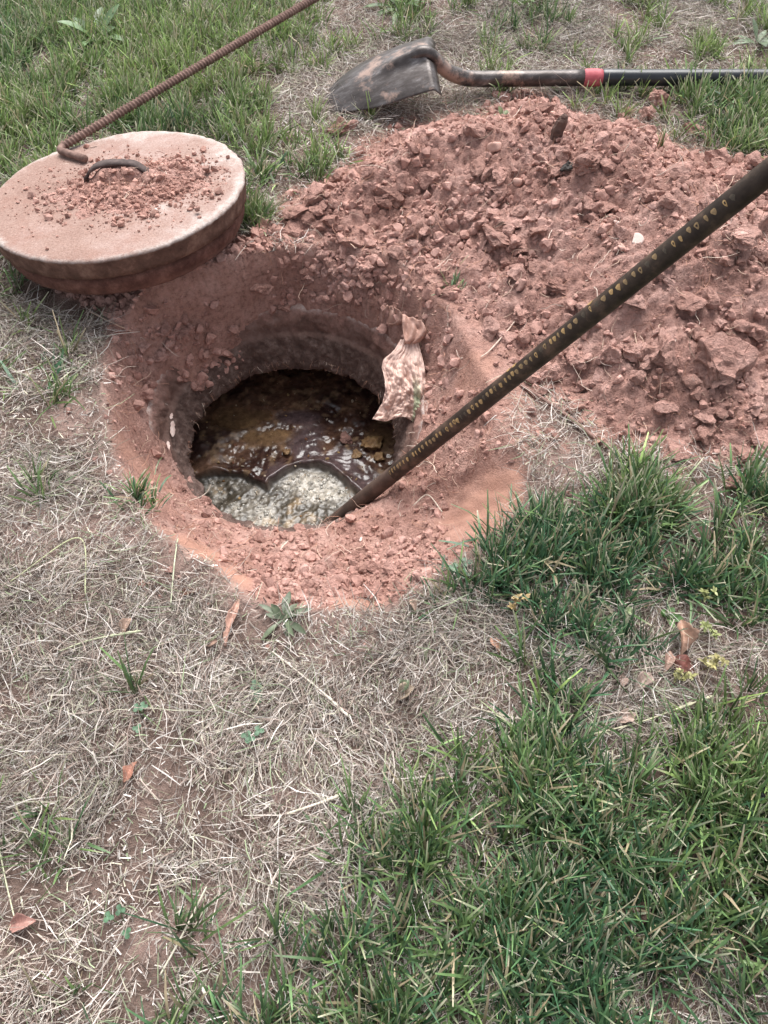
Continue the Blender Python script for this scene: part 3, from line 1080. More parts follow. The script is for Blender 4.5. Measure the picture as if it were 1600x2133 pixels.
v, f_ = cyl(joint, plen, PD / 2, 120, .0004)
link('shaft', mesh('shaft', v, f_, M_PRY), pry)
v, f_ = cyl(0, joint + .002, PD / 2 + .0006, 50, .001)
link('muddy_end', mesh('muddy_end', v, f_, M_PRYLOW), pry, label='lower end smeared with grey brown mud')
for z in (plen,):
    aa = np.linspace(0, 2 * np.pi, 28, endpoint=False)
    link('end_cap', mesh('end_cap', np.stack([PD / 2 * .98 * np.cos(aa), PD / 2 * .98 * np.sin(aa), np.full(28, z - .001)], -1), np.arange(28)[None], M_PRY), pry)


def mark_mesh(mt, seed, filled):
    r = random.Random(seed)
    n = 12
    V, F = [], []
    for ring, kk in enumerate((1.0, .42)):
        for i in range(n):
            a = 2 * math.pi * i / n
            pw = 1 + r.uniform(-.14, .14)
            phi = (.33 * math.cos(a) * kk * pw) * (1.0 if math.cos(a) > 0 else .8)
            dz = .0031 * math.sin(a) * kk * pw * (1 - .35 * math.cos(a))
            rr = PD / 2 + .0006
            V.append((rr * math.cos(phi), rr * math.sin(phi), dz))
    F = [(i, (i + 1) % n, n + (i + 1) % n, n + i) for i in range(n)]
    fs = [np.array(F)]
    if filled:
        fs.append(np.arange(n, 2 * n)[None])
    return mesh('paint_mark', np.array(V), fs, mt, smooth=False)


mks = [[mark_mesh(M_MARK[k], k * 10 + j, j != 0) for j in range(4)] for k in range(3)]
z = L0 + .205
end = np.linalg.norm(PA - p_lo) - .02
Lm0 = z
i = 0
while z < end:
    t = (z - Lm0) / (end - Lm0)
    if t < .44:
        k = random.choices((0, 1, 2), (8, 2, .6))[0]
    elif t < .8:
        k = random.choices((0, 1, 2), (3, 3, 2))[0]
    else:
        k = random.choices((0, 1, 2), (.6, 1.5, 4))[0]
    if t < .06 or .165 < t < .215 or .47 < t < .53:
        k = max(k, 1) if random.random() < .7 else k
    o = link('paint_mark', random.choice(mks[k]), pry)
    o.location = (0, 0, z)
    sc0 = random.uniform(.6, 1.35)
    o.rotation_euler = (0, 0, random.uniform(-.09, .09) + .12 * math.sin(z * 9))
    o.scale = (1.001, 1.0, sc0 * random.uniform(.8, 1.15))
    z += random.uniform(.0085, .0145) + (.003 if t > .6 else 0)
    i += 1
for z, pz in ((L0 + .78, -.95), (L0 + .6, -.9), (L0 + .585, -.95)):
    o = link('paint_mark', mks[0][1], pry)
    o.location = (0, 0, z)
    o.rotation_euler = (0, 0, pz if upl @ my < 0 else -pz)
    o.scale = (1, 1, 2.0)

# ------------------------------------------------------------------ shovel
shovel = bpy.data.objects.new('shovel', None)
COL.objects.link(shovel)
SR = at(889, 117, .13)
ST = at(674, 205, .012)
sxv = ST - SR
SL = np.linalg.norm(sxv)
sxv /= SL
syv = np.cross([0, 0, 1], sxv)
syv /= np.linalg.norm(syv)
roll = math.radians(-11)
if syv[1] < 0:
    syv = -syv                    # points away from the camera
szv = np.cross(sxv, syv)
if szv[2] < 0:
    szv = -szv
syv, szv = syv * math.cos(roll) - szv * math.sin(roll), szv * math.cos(roll) + syv * math.sin(roll)
SMx = np.column_stack([sxv, syv, szv])
if np.linalg.det(SMx) < 0:
    syv = -syv
    SMx = np.column_stack([sxv, syv, szv])
MM = Matrix(SMx.tolist()).to_4x4()
MM.translation = Vector(SR.tolist())
shovel.matrix_world = MM
tag(shovel, 'round point shovel with black handle and red band lying behind the soil heap', 'shovel')
nu, nvv = 49, 60
U = np.linspace(-1, 1, nu)
Vv = np.linspace(-.06, 1, nvv)
UU, VVg = np.meshgrid(U, Vv, indexing='ij')
HW = .104
vc = np.clip(VVg, 0, 1)
w = HW * np.where(vc < .3, 1., np.sqrt(np.maximum(1 - (np.maximum(vc - .3, 0) / .702) ** 1.95, 0)))
w = np.maximum(w, .004)
bx_ = vc * SL
by_ = UU * w
rib = .022 * np.exp(-(UU / (.13 + .13 * vc)) ** 2) * sstep(.62, .0, vc) + .004 * np.exp(-(UU / .5) ** 2) * (1 - vc)
bz_ = -.024 * (by_ / HW) ** 2 + rib + .022 * vc * (1 - vc) * 2 - .01 * vc ** 2
# rolled foot step at the rear
stepk = np.clip(-VVg / .06, 0, 1) * (np.abs(UU) > .17)
bx_ -= .016 * stepk
bz_ -= .026 * stepk * stepk
bm_ = mesh('blade', np.stack([bx_, by_, bz_], -1).reshape(-1, 3), gridfaces(nu, nvv), M_STEEL)
blade = link('blade', bm_, shovel)
so = blade.modifiers.new('thick', 'SOLIDIFY')
so.thickness = .0022
so.offset = -1


def to_sh(p):
    q = np.asarray(p, float) - SR
    return q @ SMx


sock = [SR + sxv * .07 + szv * .012, SR + szv * .012, at(925, 143, .09), at(950, 157, .068), at(985, 164, .052), at(1050, 164, .046), at(1216, 162, .043)]
sp_ = smooth_path([to_sh(p) for p in sock], 50)
sr_ = np.interp(np.linspace(0, 1, 50), [0, .12, .3, .6, 1], [.008, .0165, .0185, .0205, .0212])
v, f_ = tube(sp_, sr_, 20)
link('socket', mesh('socket', v, f_, M_STEEL), shovel)
c0, c1 = to_sh(at(1213, 162, .043)), to_sh(at(1254, 162, .043))
v, f_ = tube(np.linspace(c0, c1, 6), [.0205, .0228, .0232, .0232, .0228, .0205], 24)
link('collar', mesh('collar', v, f_, M_RED), shovel, label='faded red band between socket and handle')
h0, h1 = to_sh(at(1252, 162, .043)), to_sh(at(1610, 161, .043))
hd = (h1 - h0) / np.linalg.norm(h1 - h0)
hpth = np.array([h0 + hd * s for s in (0, .004, .012, .06, .07, .3, .8, 1.12, 1.14)])
v, f_ = tube(hpth, [.019, .0218, .0224, .0222, .0212, .0212, .0208, .0208, .017], 24)
link('handle', mesh('handle', v, f_, M_BLACKH), shovel)

# ------------------------------------------------------------------ torn paper hanging over the ring
outl = [(835, 871, 708, .0), (822, 876, 730, .08), (800, 881, 748, .16), (795, 884, 765, .25), (801, 886, 790, .38), (803, 889, 815, .52), (797, 893, 838, .7), (785, 896, 860, .88), (776, 897, 874, 1.0)]
oa = np.array(outl, float)
nn = surf(858, 690) + np.array([0, 0, .018])
zt, zb = -.085, -.19
nuP, nvP = 64, 80
pv, pc = [], []
for i in range(nuP):
    u = i / (nuP - 1)
    for j in range(nvP):
        tt_ = j / (nvP - 1)
        l, r_, yy = (np.interp(tt_, oa[:, 3], oa[:, k]) for k in (0, 1, 2))
        x = l + (r_ - l) * u
        yy = yy + tt_ * (4 * math.sin(u * 9) + 9 * max(0, 1 - abs(u - .85) / .25))
        zz_ = zt + (zb - zt) * tt_ ** .9
        p = at(x, yy, zz_)
        fold = .009 * math.sin(u * 16 + 2.2 * math.sin(tt_ * 3)) * (.35 + .5 * tt_) + .013 * float(fbm(np.array(u * 7), np.array(tt_ * 8), 4, 91)) + .012 * abs(float(fbm(np.array(u * 11 + tt_ * 2), np.array(tt_ * 5), 3, 96))) + .008 * abs(float(fbm(np.array(u * 19), np.array(tt_ * 17), 2, 97)))
        if .66 < u < .86:
            fold -= .010 * math.sin((u - .66) / .2 * math.pi) * sstep(.2, .6, tt_)
        p = p + np.array([0, -.55, .83]) * fold * min(1, .3 + tt_ * 2)
        pv.append(p)
        g = sstep(.66, .7, u) * sstep(.87, .83, u) * sstep(.25, .6, tt_)
        nzv = min(1, max(0, .55 + 7 * (fold - .008) + .25 * float(fbm(np.array(u * 2.2 + 3), np.array(tt_ * 3), 3, 93))))
        pinkc = np.array([.5, .32, .26]) * (1 - nzv) + np.array([.64, .47, .41]) * nzv
        pc.append(pinkc * (1 - g) + np.array([.36, .38, .25]) * g)
pv = np.array(pv)
pb_ = pv.mean(0)
paper = bpy.data.objects.new('torn_paper', None)
COL.objects.link(paper)
paper.location = pb_
tag(paper, 'crumpled pinkish torn paper with a green grey streak hanging over the ring', 'paper')
o = link('sheet', mesh('sheet', pv - pb_, gridfaces(nuP, nvP), M_PAPER, np.array(pc)), paper)
o.modifiers.new('thick', 'SOLIDIFY').thickness = .0012
# twisted upper end lying on the soil
for (L_, R_, lb) in (([(838, 655), (838, 680), (842, 708), (843, 716)], [(878, 668), (888, 690), (880, 706), (866, 716)], 'top_flap'),
                     ([(806, 643), (798, 660), (797, 678), (802, 684)], [(822, 648), (838, 662), (836, 680), (812, 682)], 'side_flap')):
    Lp, Rp = smooth_path(np.array(L_, float), 18), smooth_path(np.array(R_, float), 18)
    vv = []
    for i in range(16):
        u = i / 15
        for j in range(18):
            q = Lp[j] * (1 - u) + Rp[j] * u
            p = surf(*q) + np.array([0, 0, .010]) if lb == 'side_flap' else at(q[0], q[1], -.045 - .04 * j / 17)
            vv.append(p + np.array([0, -.5, .85]) * (.006 * math.sin(u * 14 + j * .3) + .007 * float(fbm(np.array(u * 5), np.array(j * .4), 3, 95))))
    vv = np.array(vv)
    o = link(lb, mesh(lb, vv - pb_, gridfaces(16, 18), M_PAPER, np.full((len(vv), 3), (.42, .25, .2))), paper)
    o.modifiers.new('thick', 'SOLIDIFY').thickness = .0012

# ------------------------------------------------------------------ clods
clod_meshes = []
for k in range(28):
    v, f_ = clod_shape(3, 100 + k, .15)
    clod_meshes.append(mesh('clod', v, f_, M_CLAY, smooth=False))


def put_clod(me, p, r, label, cat='clod', group='loose clods of red clay', sq=None, name='clod'):
    o = link(name, me, label=label, cat=cat, group=group, loc=p)
    s = (np.array([random.uniform(.75, 1.35), random.uniform(.75, 1.2), random.uniform(.5, .9)]) if sq is None else np.array(sq)) * r
    o.scale = s
    o.rotation_euler = (random.uniform(-.35, .35), random.uniform(-.35, .35), random.uniform(0, 6.28))
    return o


big = [
    (1490, 770, 78, 'largest rough clay clod at the right side of the heap'),
    (1385, 735, 60, 'big rounded clod left of the largest clod on the heap'),
    (1310, 735, 34, 'upright pale clod left of two big clods in the heap'),
    (1262, 745, 36, 'cracked clod just below the pipe on the heap'),
    (812, 410, 34, 'solitary rounded clod over a dark gap at the heap left end'),
    (1372, 214, 36, 'flat topped clod beside the shovel handle and tall grass'),
    (1438, 276, 32, 'round clod against the tall grass below the shovel handle'),
    (1308, 238, 22, 'small upright clod left of the flat topped clod by the handle'),
    (1345, 250, 28, 'dull clod between two clods below the shovel handle'),
    (1408, 938, 36, 'blocky clod on the lower edge of the heap above green grass'),
    (1526, 1010, 27, 'lone pale red clod lying in grass right of the blocky clod'),
    (1522, 934, 28, 'clod at the heap edge above the lone pale red clod'),
    (1545, 502, 36, 'knobbly clod right of the pipe in the upper heap'),
    (1225, 345, 40, 'blocky clod behind the black charred chip'),
    (1035, 500, 40, 'broad cracked clod in the middle of the heap'),
    (1085, 655, 38, 'lumpy clod above the pipe on the near heap slope'),
    (1165, 600, 32, 'clod beside the pipe halfway up the near heap slope'),
    (1200, 745, 27, 'rounded clod just under the pipe by the cracked clod'),
    (1040, 395, 30, 'clod right of the dark gap in the middle of the heap'),
    (1085, 520, 28, 'clod right of the broad cracked clod'),
    (1150, 770, 24, 'clod below the pipe close to the stick'),
    (1230, 800, 26, 'clod between the stick and the upright pale clod'),
    (570, 1246, 24, 'pale clod perched on the front rim of the pit'),
    (685, 1185, 34, 'biggest clod among those in the front of the pit'),
    (782, 1188, 22, 'round clod right of the biggest clod in the pit front'),
    (742, 1210, 22, 'clod between the biggest and the round clod in the pit front'),
    (640, 1222, 20, 'small clod low in the pit front behind the plantain'),
    (690, 1232, 20, 'low clod under the biggest clod in the pit front'),
    (600, 1185, 18, 'clod above the pale clod on the pit front slope'),
    (97, 1022, 14, 'small red lump in straw left of the pit tuft'),
    (377, 1020, 13, 'small lump on the left inner edge of the hole'),
    (710, 275, 26, 'crumbly lump behind the yellow green tuft at the heap edge'),
    (730, 270, 18, 'smaller crumbly lump beside the lump behind the yellow green tuft'),
    (1150, 905, 24, 'clod in straw between the stick and the pipe'),
    (1000, 545, 24, 'clod in front of the broad cracked clod'),
    (890, 480, 24, 'clod left of the broad cracked clod'),
    (590, 640, 20, 'clod on the back wall of the pit'),
    (700, 560, 26, 'clod overhanging the back of the pit'),
    (760, 590, 24, 'clod on the back rim of the pit near the paper'),
    (640, 575, 24, 'clod over the dark hollow behind the ring'),
    (545, 600, 22, 'clod at the back of the pit nearest the lid'),
]
for k, (px, py, r, lb) in enumerate(big):
    p = surf(px, py)
    _, d = proj(p)
    rad_ = r * 1.0 * float(d) / FPX
    v, f_ = clod_shape(4, 300 + k, .2, 18)
    put_clod(mesh('clod', v, f_, M_CLAY, smooth=False), p + [0, 0, rad_ * .12], rad_, lb, group=None)
for (px, py, r, mt, lb, ct, nm) in [(1325, 504, 15, M_PEB, 'smooth whitish pebble on the heap beside the pipe', 'pebble', 'pebble'),
                                    (1283, 466, 8, M_PEB, 'tiny pale pebble above left of the smooth whitish pebble', 'pebble', 'pebble'),
                                    (1078, 382, 14, M_PINK, 'pale pink grey stone in the middle of the heap', 'stone', 'stone'),
                                    (1030, 313, 17, M_PINK, 'smooth pink stone near the top of the heap', 'stone', 'stone'),
                                    (1184, 352, 17, M_CHAR, 'black charred chip stuck in the heap top', 'charred chip', 'charred_chip'),
                                    (325, 440, 6, M_PEB, 'tiny white pebble on the soil of the lid', 'pebble', 'pebble'),
                                    (752, 1125, 7, M_PEB, 'tiny white chip on the pit front slope', 'stone chip', 'stone_chip')]:
    on_lid = ct == 'pebble' and px == 325
    p = lid_pt(px, py, .004) if on_lid else surf(px, py)
    _, d = proj(p)
    rad_ = r * float(d) / FPX
    v, f_ = clod_shape(3, px, .22, 14) if nm == 'charred_chip' else clod_shape(3, px, .06, 4)
    put_clod(mesh(nm, v, f_, mt, smooth=nm != 'charred_chip'), p + [0, 0, rad_ * .35], rad_, lb, ct, None, (1, .9, .85), nm)
# wooden splinter standing in the heap
p = surf(1158, 290)
v, f_ = tube(smooth_path([p + [0, 0, -.03], p + [.002, .004, .02], p + [.01, .006, .045], p + [.012, .004, .055]], 14), np.interp(np.linspace(0, 1, 14), [0, .6, 1], [.016, .013, .004]), 7)
v = v + rng.normal(size=v.shape) * .0012
link('wood_splinter', mesh('wood_splinter', v - p, f_, M_BARK, smooth=False), loc=p, label='dark wood splinter sticking up from the top of the heap', cat='wood splinter')

# random clods: heap, pit, spill
cand = []


def candidates(n, x0, x1, y0, y1, dens, rmin, a, rmax):
    x = rng.uniform(x0, x1, n)
    y = rng.uniform(y0, y1, n)
    k = rng.random(n) < dens(x, y)
    x, y = x[k], y[k]
    r = rmin * rng.random(len(x)) ** (-1 / a)
    r = np.where(r > rmax, rmin + (rmax - rmin) * rng.random(len(x)) ** 2, r)
    return np.column_stack([x, y, r])


opening = lambda x, y: np.hypot(x - CX, y - CY) > R2 + .01
clumpy = lambda x, y: .35 + .65 * sstep(-.35, .3, fbm(x * 6, y * 6, 3, 101))
c1 = candidates(20000, -.45, 1.65, .85, 2.6, lambda x, y: (samp(sH, x, y) > -.01) * clumpy(x, y), .0042, 2.0, .036)
c1b = candidates(420, -.3, 1.55, .95, 2.4, lambda x, y: (samp(sH, x, y) > .03) * (.25 + .75 * sstep(.3, .9, x)) * clumpy(x + 3, y), .016, 3.2, .036)
c1 = np.vstack([c1, c1b])
pitd = lambda x, y: (samp(sP, x, y) > .005) * opening(x, y) * ((.22 + .45 * samp(slump, x, y)) * (samp(cut, x, y) < .35) + .78 * np.maximum(sstep(1050, 1180, proj(np.column_stack([x, y, np.full(len(x), -.1)]))[0][:, 1]) * sstep(.75, .45, samp(cut, x, y)) * sstep(440, 540, proj(np.column_stack([x, y, np.full(len(x), -.1)]))[0][:, 0]) * sstep(960, 860, proj(np.column_stack([x, y, np.full(len(x), -.1)]))[0][:, 0]), .75 * sstep(1.4, 1.5, y))) * (np.abs(np.hypot(x - CX, y - CY) - .28) >  .035 * (y > CY - .1) * (samp(slump, x, y) < .4))
c2 = np.vstack([candidates(13000, -.7, .35, .5, 1.65, pitd, .0034, 2.1, .02), candidates(5200, -.75, .3, 1.1, 1.7, pitd, .0075, 2.3, .024)])
c3 = candidates(5200, -1.0, -.2, 1.2, 1.75, lambda x, y: (samp(sS, x, y) > .0) * (samp(sP, x, y) < 0) * .7, .0038, 2.1, .02)
c3 = np.vstack([c3, candidates(1800, -1.0, -.2, 1.2, 1.75, lambda x, y: (samp(sS, x, y) > .0) * (samp(sP, x, y) < 0) * .7, .0075, 2.5, .022)])
c4 = candidates(4200, -1.2, 1.5, .0, 2.8, lambda x, y: (samp(sP, x, y) < -.0) * (np.maximum(samp(sP, x, y), samp(sH, x, y)) > -.09) * .6, .003, 2.4, .012)
allc = np.vstack([c1, c2, c3, c4])
zc = samp(ZT, allc[:, 0], allc[:, 1])
P3 = np.column_stack([allc[:, :2], zc + allc[:, 2] * .22])
pp, dd = proj(P3)
inf = (pp[:, 0] > -10) & (pp[:, 0] < 1610) & (pp[:, 1] > -10) & (pp[:, 1] < 2140)
score = np.where(inf, allc[:, 2] / dd, 0)
order = np.argsort(-score)
NIND = 250
spots = {True: 'clod of red clay lying in the dug heap', False: 'clod of red clay lying on the pit slope'}
for q in order[:NIND]:
    x, y, r = allc[q]
    inheap = bool(samp(sH, x, y) > -.01)
    inpit = bool(samp(sP, x, y) > 0)
    px_, py_ = pp[q]
    rp = r / dd[q] * FPX
    size = 'large' if rp > 21 else ('medium' if rp > 14 else 'small')
    yl = 378 + (1578 - px_) * (1066 - 378) / (1578 - 722)       # the pipe's line in the photograph
    if inheap:
        if py_ > yl:
            where = 'below the pipe at the heap right edge' if px_ > 1400 else 'below the pipe on the near side of the heap'
        elif py_ < 300:
            where = 'on the heap top close to the shovel handle' if px_ > 1000 else 'on the heap edge behind the shovel blade'
        elif px_ < 720:
            where = 'at the heap end nearest the lid'
        elif py_ < 420:
            where = 'in the upper heap between shovel and pipe'
        elif px_ < 950:
            where = 'on the heap slope falling to the pit'
        else:
            where = 'in the middle of the heap above the pipe'
    elif inpit:
        where = 'on the front slope of the pit' if py_ > 1050 else ('on the back wall of the pit' if py_ < 720 else 'on the side wall of the pit')
    else:
        where = 'on soil in front of the lid' if (px_ < 560 and py_ < 760) else 'in the grass around the pit and heap'
    lb, g = f'{size} red clay clod {where}', f'{size} clods {where}'
    put_clod(clod_meshes[q % 28], P3[q], r, lb, group=g)
rest = order[NIND:]
mid = rest[:1300]
small = rest[1300:5200]
tiny = rest[5200:]
for nm, idx, sub, lb in (('clods_small', mid, 2, 'many small clods of red clay on heap and pit'), ('crumbs', small, 1, 'crumbs of red clay on heap and pit'), ('fine_crumbs', tiny, 1, 'fine crumbs of red clay')):
    if not len(idx):
        continue
    temps = [clod_shape(sub, 500 + k, .17) for k in range(16)] if nm != 'fine_crumbs' else [(np.array([[1, 0, -.4], [-.5, .87, -.4], [-.5, -.87, -.4], [.1, .1, .9], [.5, .6, .3]]), np.array([[0, 1, 4], [0, 4, 3], [4, 1, 3], [1, 2, 3], [2, 0, 3]]))]
    r = allc[idx, 2]
    sc3 = r[:, None] * rng.uniform(.75, 1.25, (len(idx), 3)) * [1, 1, .85]
    shade = rng.normal(1, .1, len(idx))[:, None] * np.array([[1, 1, 1.02]])
    v, f_, cc = scatter(temps, P3[idx], sc3, randrot(len(idx)), np.clip(shade, .7, 1.3))
    nm2 = {'clods_small': 'soil_clods', 'crumbs': 'soil_crumbs', 'fine_crumbs': 'soil_grit'}[nm]
    link(nm2, mesh(nm2, v, f_, M_CRUMB, cc, smooth=False), kind='stuff', label=lb)
# very fine grit over heap and pit
nt_ = 16000
gx_ = np.column_stack([rng.uniform(-.75, 1.5, nt_ * 3), rng.uniform(.5, 2.6, nt_ * 3)])
k = ((samp(sH, gx_[:, 0], gx_[:, 1]) > -.02) | ((samp(sP, gx_[:, 0], gx_[:, 1]) > 0) & (samp(cut, gx_[:, 0], gx_[:, 1]) < .5) & (rng.random(len(gx_)) < .6))) & (np.hypot(gx_[:, 0] - CX, gx_[:, 1] - CY) > R2 + .01)
k &= (np.hypot(gx_[:, 0] - CX, gx_[:, 1] - CY) > R1 + .01) | (gx_[:, 1] < CY - .12)
gx_ = gx_[k][:nt_]
gr = .0012 + .0028 * rng.random(len(gx_)) ** 3
v0 = np.array([[1, 0, -.4], [-.5, .87, -.4], [-.5, -.87, -.4], [.1, .1, .9], [.5, .6, .3]])
f0 = np.array([[0, 1, 4], [0, 4, 3], [4, 1, 3], [1, 2, 3], [2, 0, 3]])
v, f_, cc = scatter([(v0, f0)], np.column_stack([gx_, samp(ZT, gx_[:, 0], gx_[:, 1]) + gr * .3]), np.repeat(gr[:, None], 3, 1), randrot(len(gx_)), np.clip(rng.normal(1, .13, (len(gx_), 1)), .65, 1.35) * np.ones((1, 3)))
link('soil_dust', mesh('soil_dust', v, f_, M_CRUMB, cc, smooth=False), kind='stuff', label='fine red grit scattered over heap and pit')

# crumbs on the lid
nl = 3600
q = np.column_stack([rng.normal(hc[0] + .045, .1, nl), rng.normal(hc[1] - .04, .07, nl)])
q = q[(np.hypot(q[:, 0], q[:, 1]) < .265) & ~((np.abs(q[:, 1] - hc[1] - .004) < .016) & (np.abs(q[:, 0] - hc[0]) < .085))]
r = np.minimum(.0014 * rng.random(len(q)) ** (-1 / 2.0), .009)
ix = np.clip(((q[:, 0] + .26) / .005).astype(int), 0, len(gxl) - 1)
iy = np.clip(((q[:, 1] + .26) / .005).astype(int), 0, len(gxl) - 1)
zq = THICK + np.maximum(LSURF[ix, iy], 0) + r * .3
pw = base + q[:, :1] * lu + q[:, 1:] * lv + zq[:, None] * nrm
v, f_, cc = scatter([clod_shape(1, 700 + k, .17) for k in range(10)], pw, r[:, None] * rng.uniform(.7, 1.2, (len(q), 3)), randrot(len(q)), np.clip(rng.normal(1, .12, (len(q), 1)), .7, 1.3) * np.ones((1, 3)))
link('lid_crumbs', mesh('lid_crumbs', v, f_, M_CRUMB, cc, smooth=False), kind='stuff', label='red crumbs scattered over the top of the lid')
for (px, py, r, lb) in ((308, 378, 16, 'clod against the right foot of the lid handle'), (183, 402, 8, 'small pale clod left on the lid soil'), (232, 410, 14, 'flat clod in front of the lid handle'),
                        (412, 436, 10, 'clod near the right front rim of the lid'), (430, 352, 12, 'clod near the right edge of the lid'), (262, 352, 18, 'lump of packed clay under the lid handle')):
    p = lid_pt(px, py, .01)
    v, f_ = clod_shape(3, px + 1, .17)
    rr_ = r * 1.75 / FPX
    put_clod(mesh('clod', v, f_, M_CLAY), p, rr_, lb, group=None)

# ------------------------------------------------------------------ grass: density grids, one digit per 100 px of the photograph's ground
G = """7777664263444333
7777653212422223
7777652100212158
8866663000000248
6666654000000002
4444332000000000
3210000000000000
2310000000000000
1100000000000000
1100000000011223
1000000000128966
0000000000698745
0010021013787656
0110021012344447
1231131111122137
1121122113665568
1000001137888888
0001101588888888
0002324788788888
0122124688888777
1121234677777766
1344456776777666"""
ST_ = """4444556868679788
3333457888989988
4444578866777754
4444567400000355
6666676000000003
6666650000000002
8874000000000000
9985000000000000
9995000000052000
9989400000588776
9989700000387544
6888980005445665
9999998788654555
9999998889987765
9998998999988964
9998999998766554
9999999985444444
9999999973333333
9999999864333333
9998889764333344
9999888765444455
9988888766555666"""
gG = np.array([[int(ch) for ch in row] for row in G.split()], float) / 9
gS = np.array([[int(ch) for ch in row] for row in ST_.split()], float) / 9


def gmap(A, x, y):
    p, _ = proj(np.column_stack([x, np.maximum(y, -.02), np.zeros(len(x))]))
    fx = np.clip(p[:, 0] / 100 - .5, 0, A.shape[1] - 1.001)
    fy = np.clip(p[:, 1] / 100 - .5, 0, A.shape[0] - 1.001)
    i, j = fy.astype(int), fx.astype(int)
    a, b = fy - i, fx - j
    return (A[i, j] * (1 - a) + A[i + 1, j] * a) * (1 - b) + (A[i, j + 1] * (1 - a) + A[i + 1, j + 1] * a) * b


def under_lid(x, y):
    return np.hypot(x - LC[0] + .005, y - LC[1] + .01) < .268


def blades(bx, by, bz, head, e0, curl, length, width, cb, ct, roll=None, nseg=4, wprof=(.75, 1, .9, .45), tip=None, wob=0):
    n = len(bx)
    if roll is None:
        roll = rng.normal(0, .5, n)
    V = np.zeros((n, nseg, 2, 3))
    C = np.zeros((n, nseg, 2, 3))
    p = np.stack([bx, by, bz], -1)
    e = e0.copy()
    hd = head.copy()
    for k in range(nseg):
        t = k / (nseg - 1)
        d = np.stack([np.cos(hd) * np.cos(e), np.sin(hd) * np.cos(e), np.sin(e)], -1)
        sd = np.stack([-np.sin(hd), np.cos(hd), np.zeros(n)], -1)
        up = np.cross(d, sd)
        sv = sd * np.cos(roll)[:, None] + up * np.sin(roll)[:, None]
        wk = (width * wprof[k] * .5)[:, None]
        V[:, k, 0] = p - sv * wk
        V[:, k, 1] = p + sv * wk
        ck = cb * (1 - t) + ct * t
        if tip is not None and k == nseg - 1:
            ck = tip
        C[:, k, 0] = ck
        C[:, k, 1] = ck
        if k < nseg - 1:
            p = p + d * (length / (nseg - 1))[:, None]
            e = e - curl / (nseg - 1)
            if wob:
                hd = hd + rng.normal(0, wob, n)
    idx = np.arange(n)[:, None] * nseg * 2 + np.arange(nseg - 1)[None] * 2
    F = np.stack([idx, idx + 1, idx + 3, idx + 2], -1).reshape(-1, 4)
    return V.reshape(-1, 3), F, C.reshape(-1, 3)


def join(parts):
    V, F, C, off = [], [], [], 0
    for v, f_, c in parts:
        V.append(v)
        F.append(f_ + off)
        C.append(c)
        off += len(v)
    return np.concatenate(V), np.concatenate(F), np.concatenate(C)


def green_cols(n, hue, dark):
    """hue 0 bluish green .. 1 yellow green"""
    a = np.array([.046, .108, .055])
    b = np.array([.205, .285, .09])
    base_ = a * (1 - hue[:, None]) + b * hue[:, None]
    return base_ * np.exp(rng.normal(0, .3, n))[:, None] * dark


def tuft_blades(cx, cy, nb_, rad_, lmin, lmax, w, hue, upright=1.15):
    """blades fanning from clump centres; cx.. arrays (clumps)"""
    m = len(cx)
    nb_ = np.asarray(nb_)
    own = np.repeat(np.arange(m), nb_)
    n = len(own)
    a = rng.uniform(0, 2 * np.pi, n)
    rr = np.abs(rng.normal(0, 1, n)) * rad_[own]
    x = cx[own] + rr * np.cos(a)
    y = cy[own] + rr * np.sin(a)
    head = np.where(rng.random(n) < .55, 1.45 + rng.normal(0, .75, n), a + rng.normal(0, .7, n))
    e0 = np.clip(upright - .55 * rr / np.maximum(rad_[own], 1e-4) * .5 + rng.normal(0, .28, n), .15, 1.5)
    L = rng.uniform(lmin, lmax, n) * (.6 + .4 * rng.random(n))
    W = w * rng.uniform(.55, 1.35, n)
    hu = np.clip(hue[own] + rng.normal(0, .18, n), 0, 1)
    cb = green_cols(n, hu, .45)  # deep shade low between blades put into the colour of their feet
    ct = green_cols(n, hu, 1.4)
    dd_ = rng.random(n) < .03
    tan = np.array([[.42, .34, .23]]) * rng.uniform(.5, 1.3, (n, 1))
    cb[dd_] = tan[dd_]
    ct[dd_] = tan[dd_] * 1.2
    dead = rng.random(n) < .07
    ct[dead] = np.array([.42, .34, .22]) * rng.uniform(.6, 1.3, (dead.sum(), 1))
    cutt = rng.random(n) < .38
    tipc = np.where(cutt[:, None], np.array([[.5, .47, .35]]) * rng.uniform(.6, 1.2, (n, 1)), ct)
    return x, y, head, e0, L, W, cb, ct, tipc


AREA = (-1.75, 1.75, -.45, 3.45)
nc = 6600
ccx = rng.uniform(AREA[0], AREA[1], nc * 4)
ccy = rng.uniform(AREA[2], AREA[3], nc * 4)
den = np.maximum(gmap(gG, ccx, ccy) + .22 * fbm(ccx * 10, ccy * 10, 4, 141), .14)
pat = sstep(-.3, .4, fbm(ccx * 9, ccy * 9, 4, 111) + .6 * fbm(ccx * 22, ccy * 22, 2, 119) + (den - .5) * 1.3)
acc = rng.random(len(ccx)) < np.clip(den, 0, 1) ** .95 * pat
outside = (np.abs(ccx) > 1.35) | (ccy < -.15) | (ccy > 2.9)
acc &= (~outside) | (rng.random(len(ccx)) < .6)
okg = (samp(sP, ccx, ccy) < -.012) & (samp(sH, ccx, ccy) < -.0) & ~under_lid(ccx, ccy)
acc &= okg
ccx, ccy, den = ccx[acc], ccy[acc], den[acc]
pc_, dc_ = proj(np.column_stack([ccx, np.maximum(ccy, -.02), 0 * ccx]))
hue = np.clip(.66 - .46 * sstep(300, 1300, pc_[:, 1]) + .5 * fbm(ccx * 3.5, ccy * 3.5, 3, 113), 0, 1)
lowd = den < .36
hue = np.where(lowd, np.clip(hue + .25, 0, .9), hue)
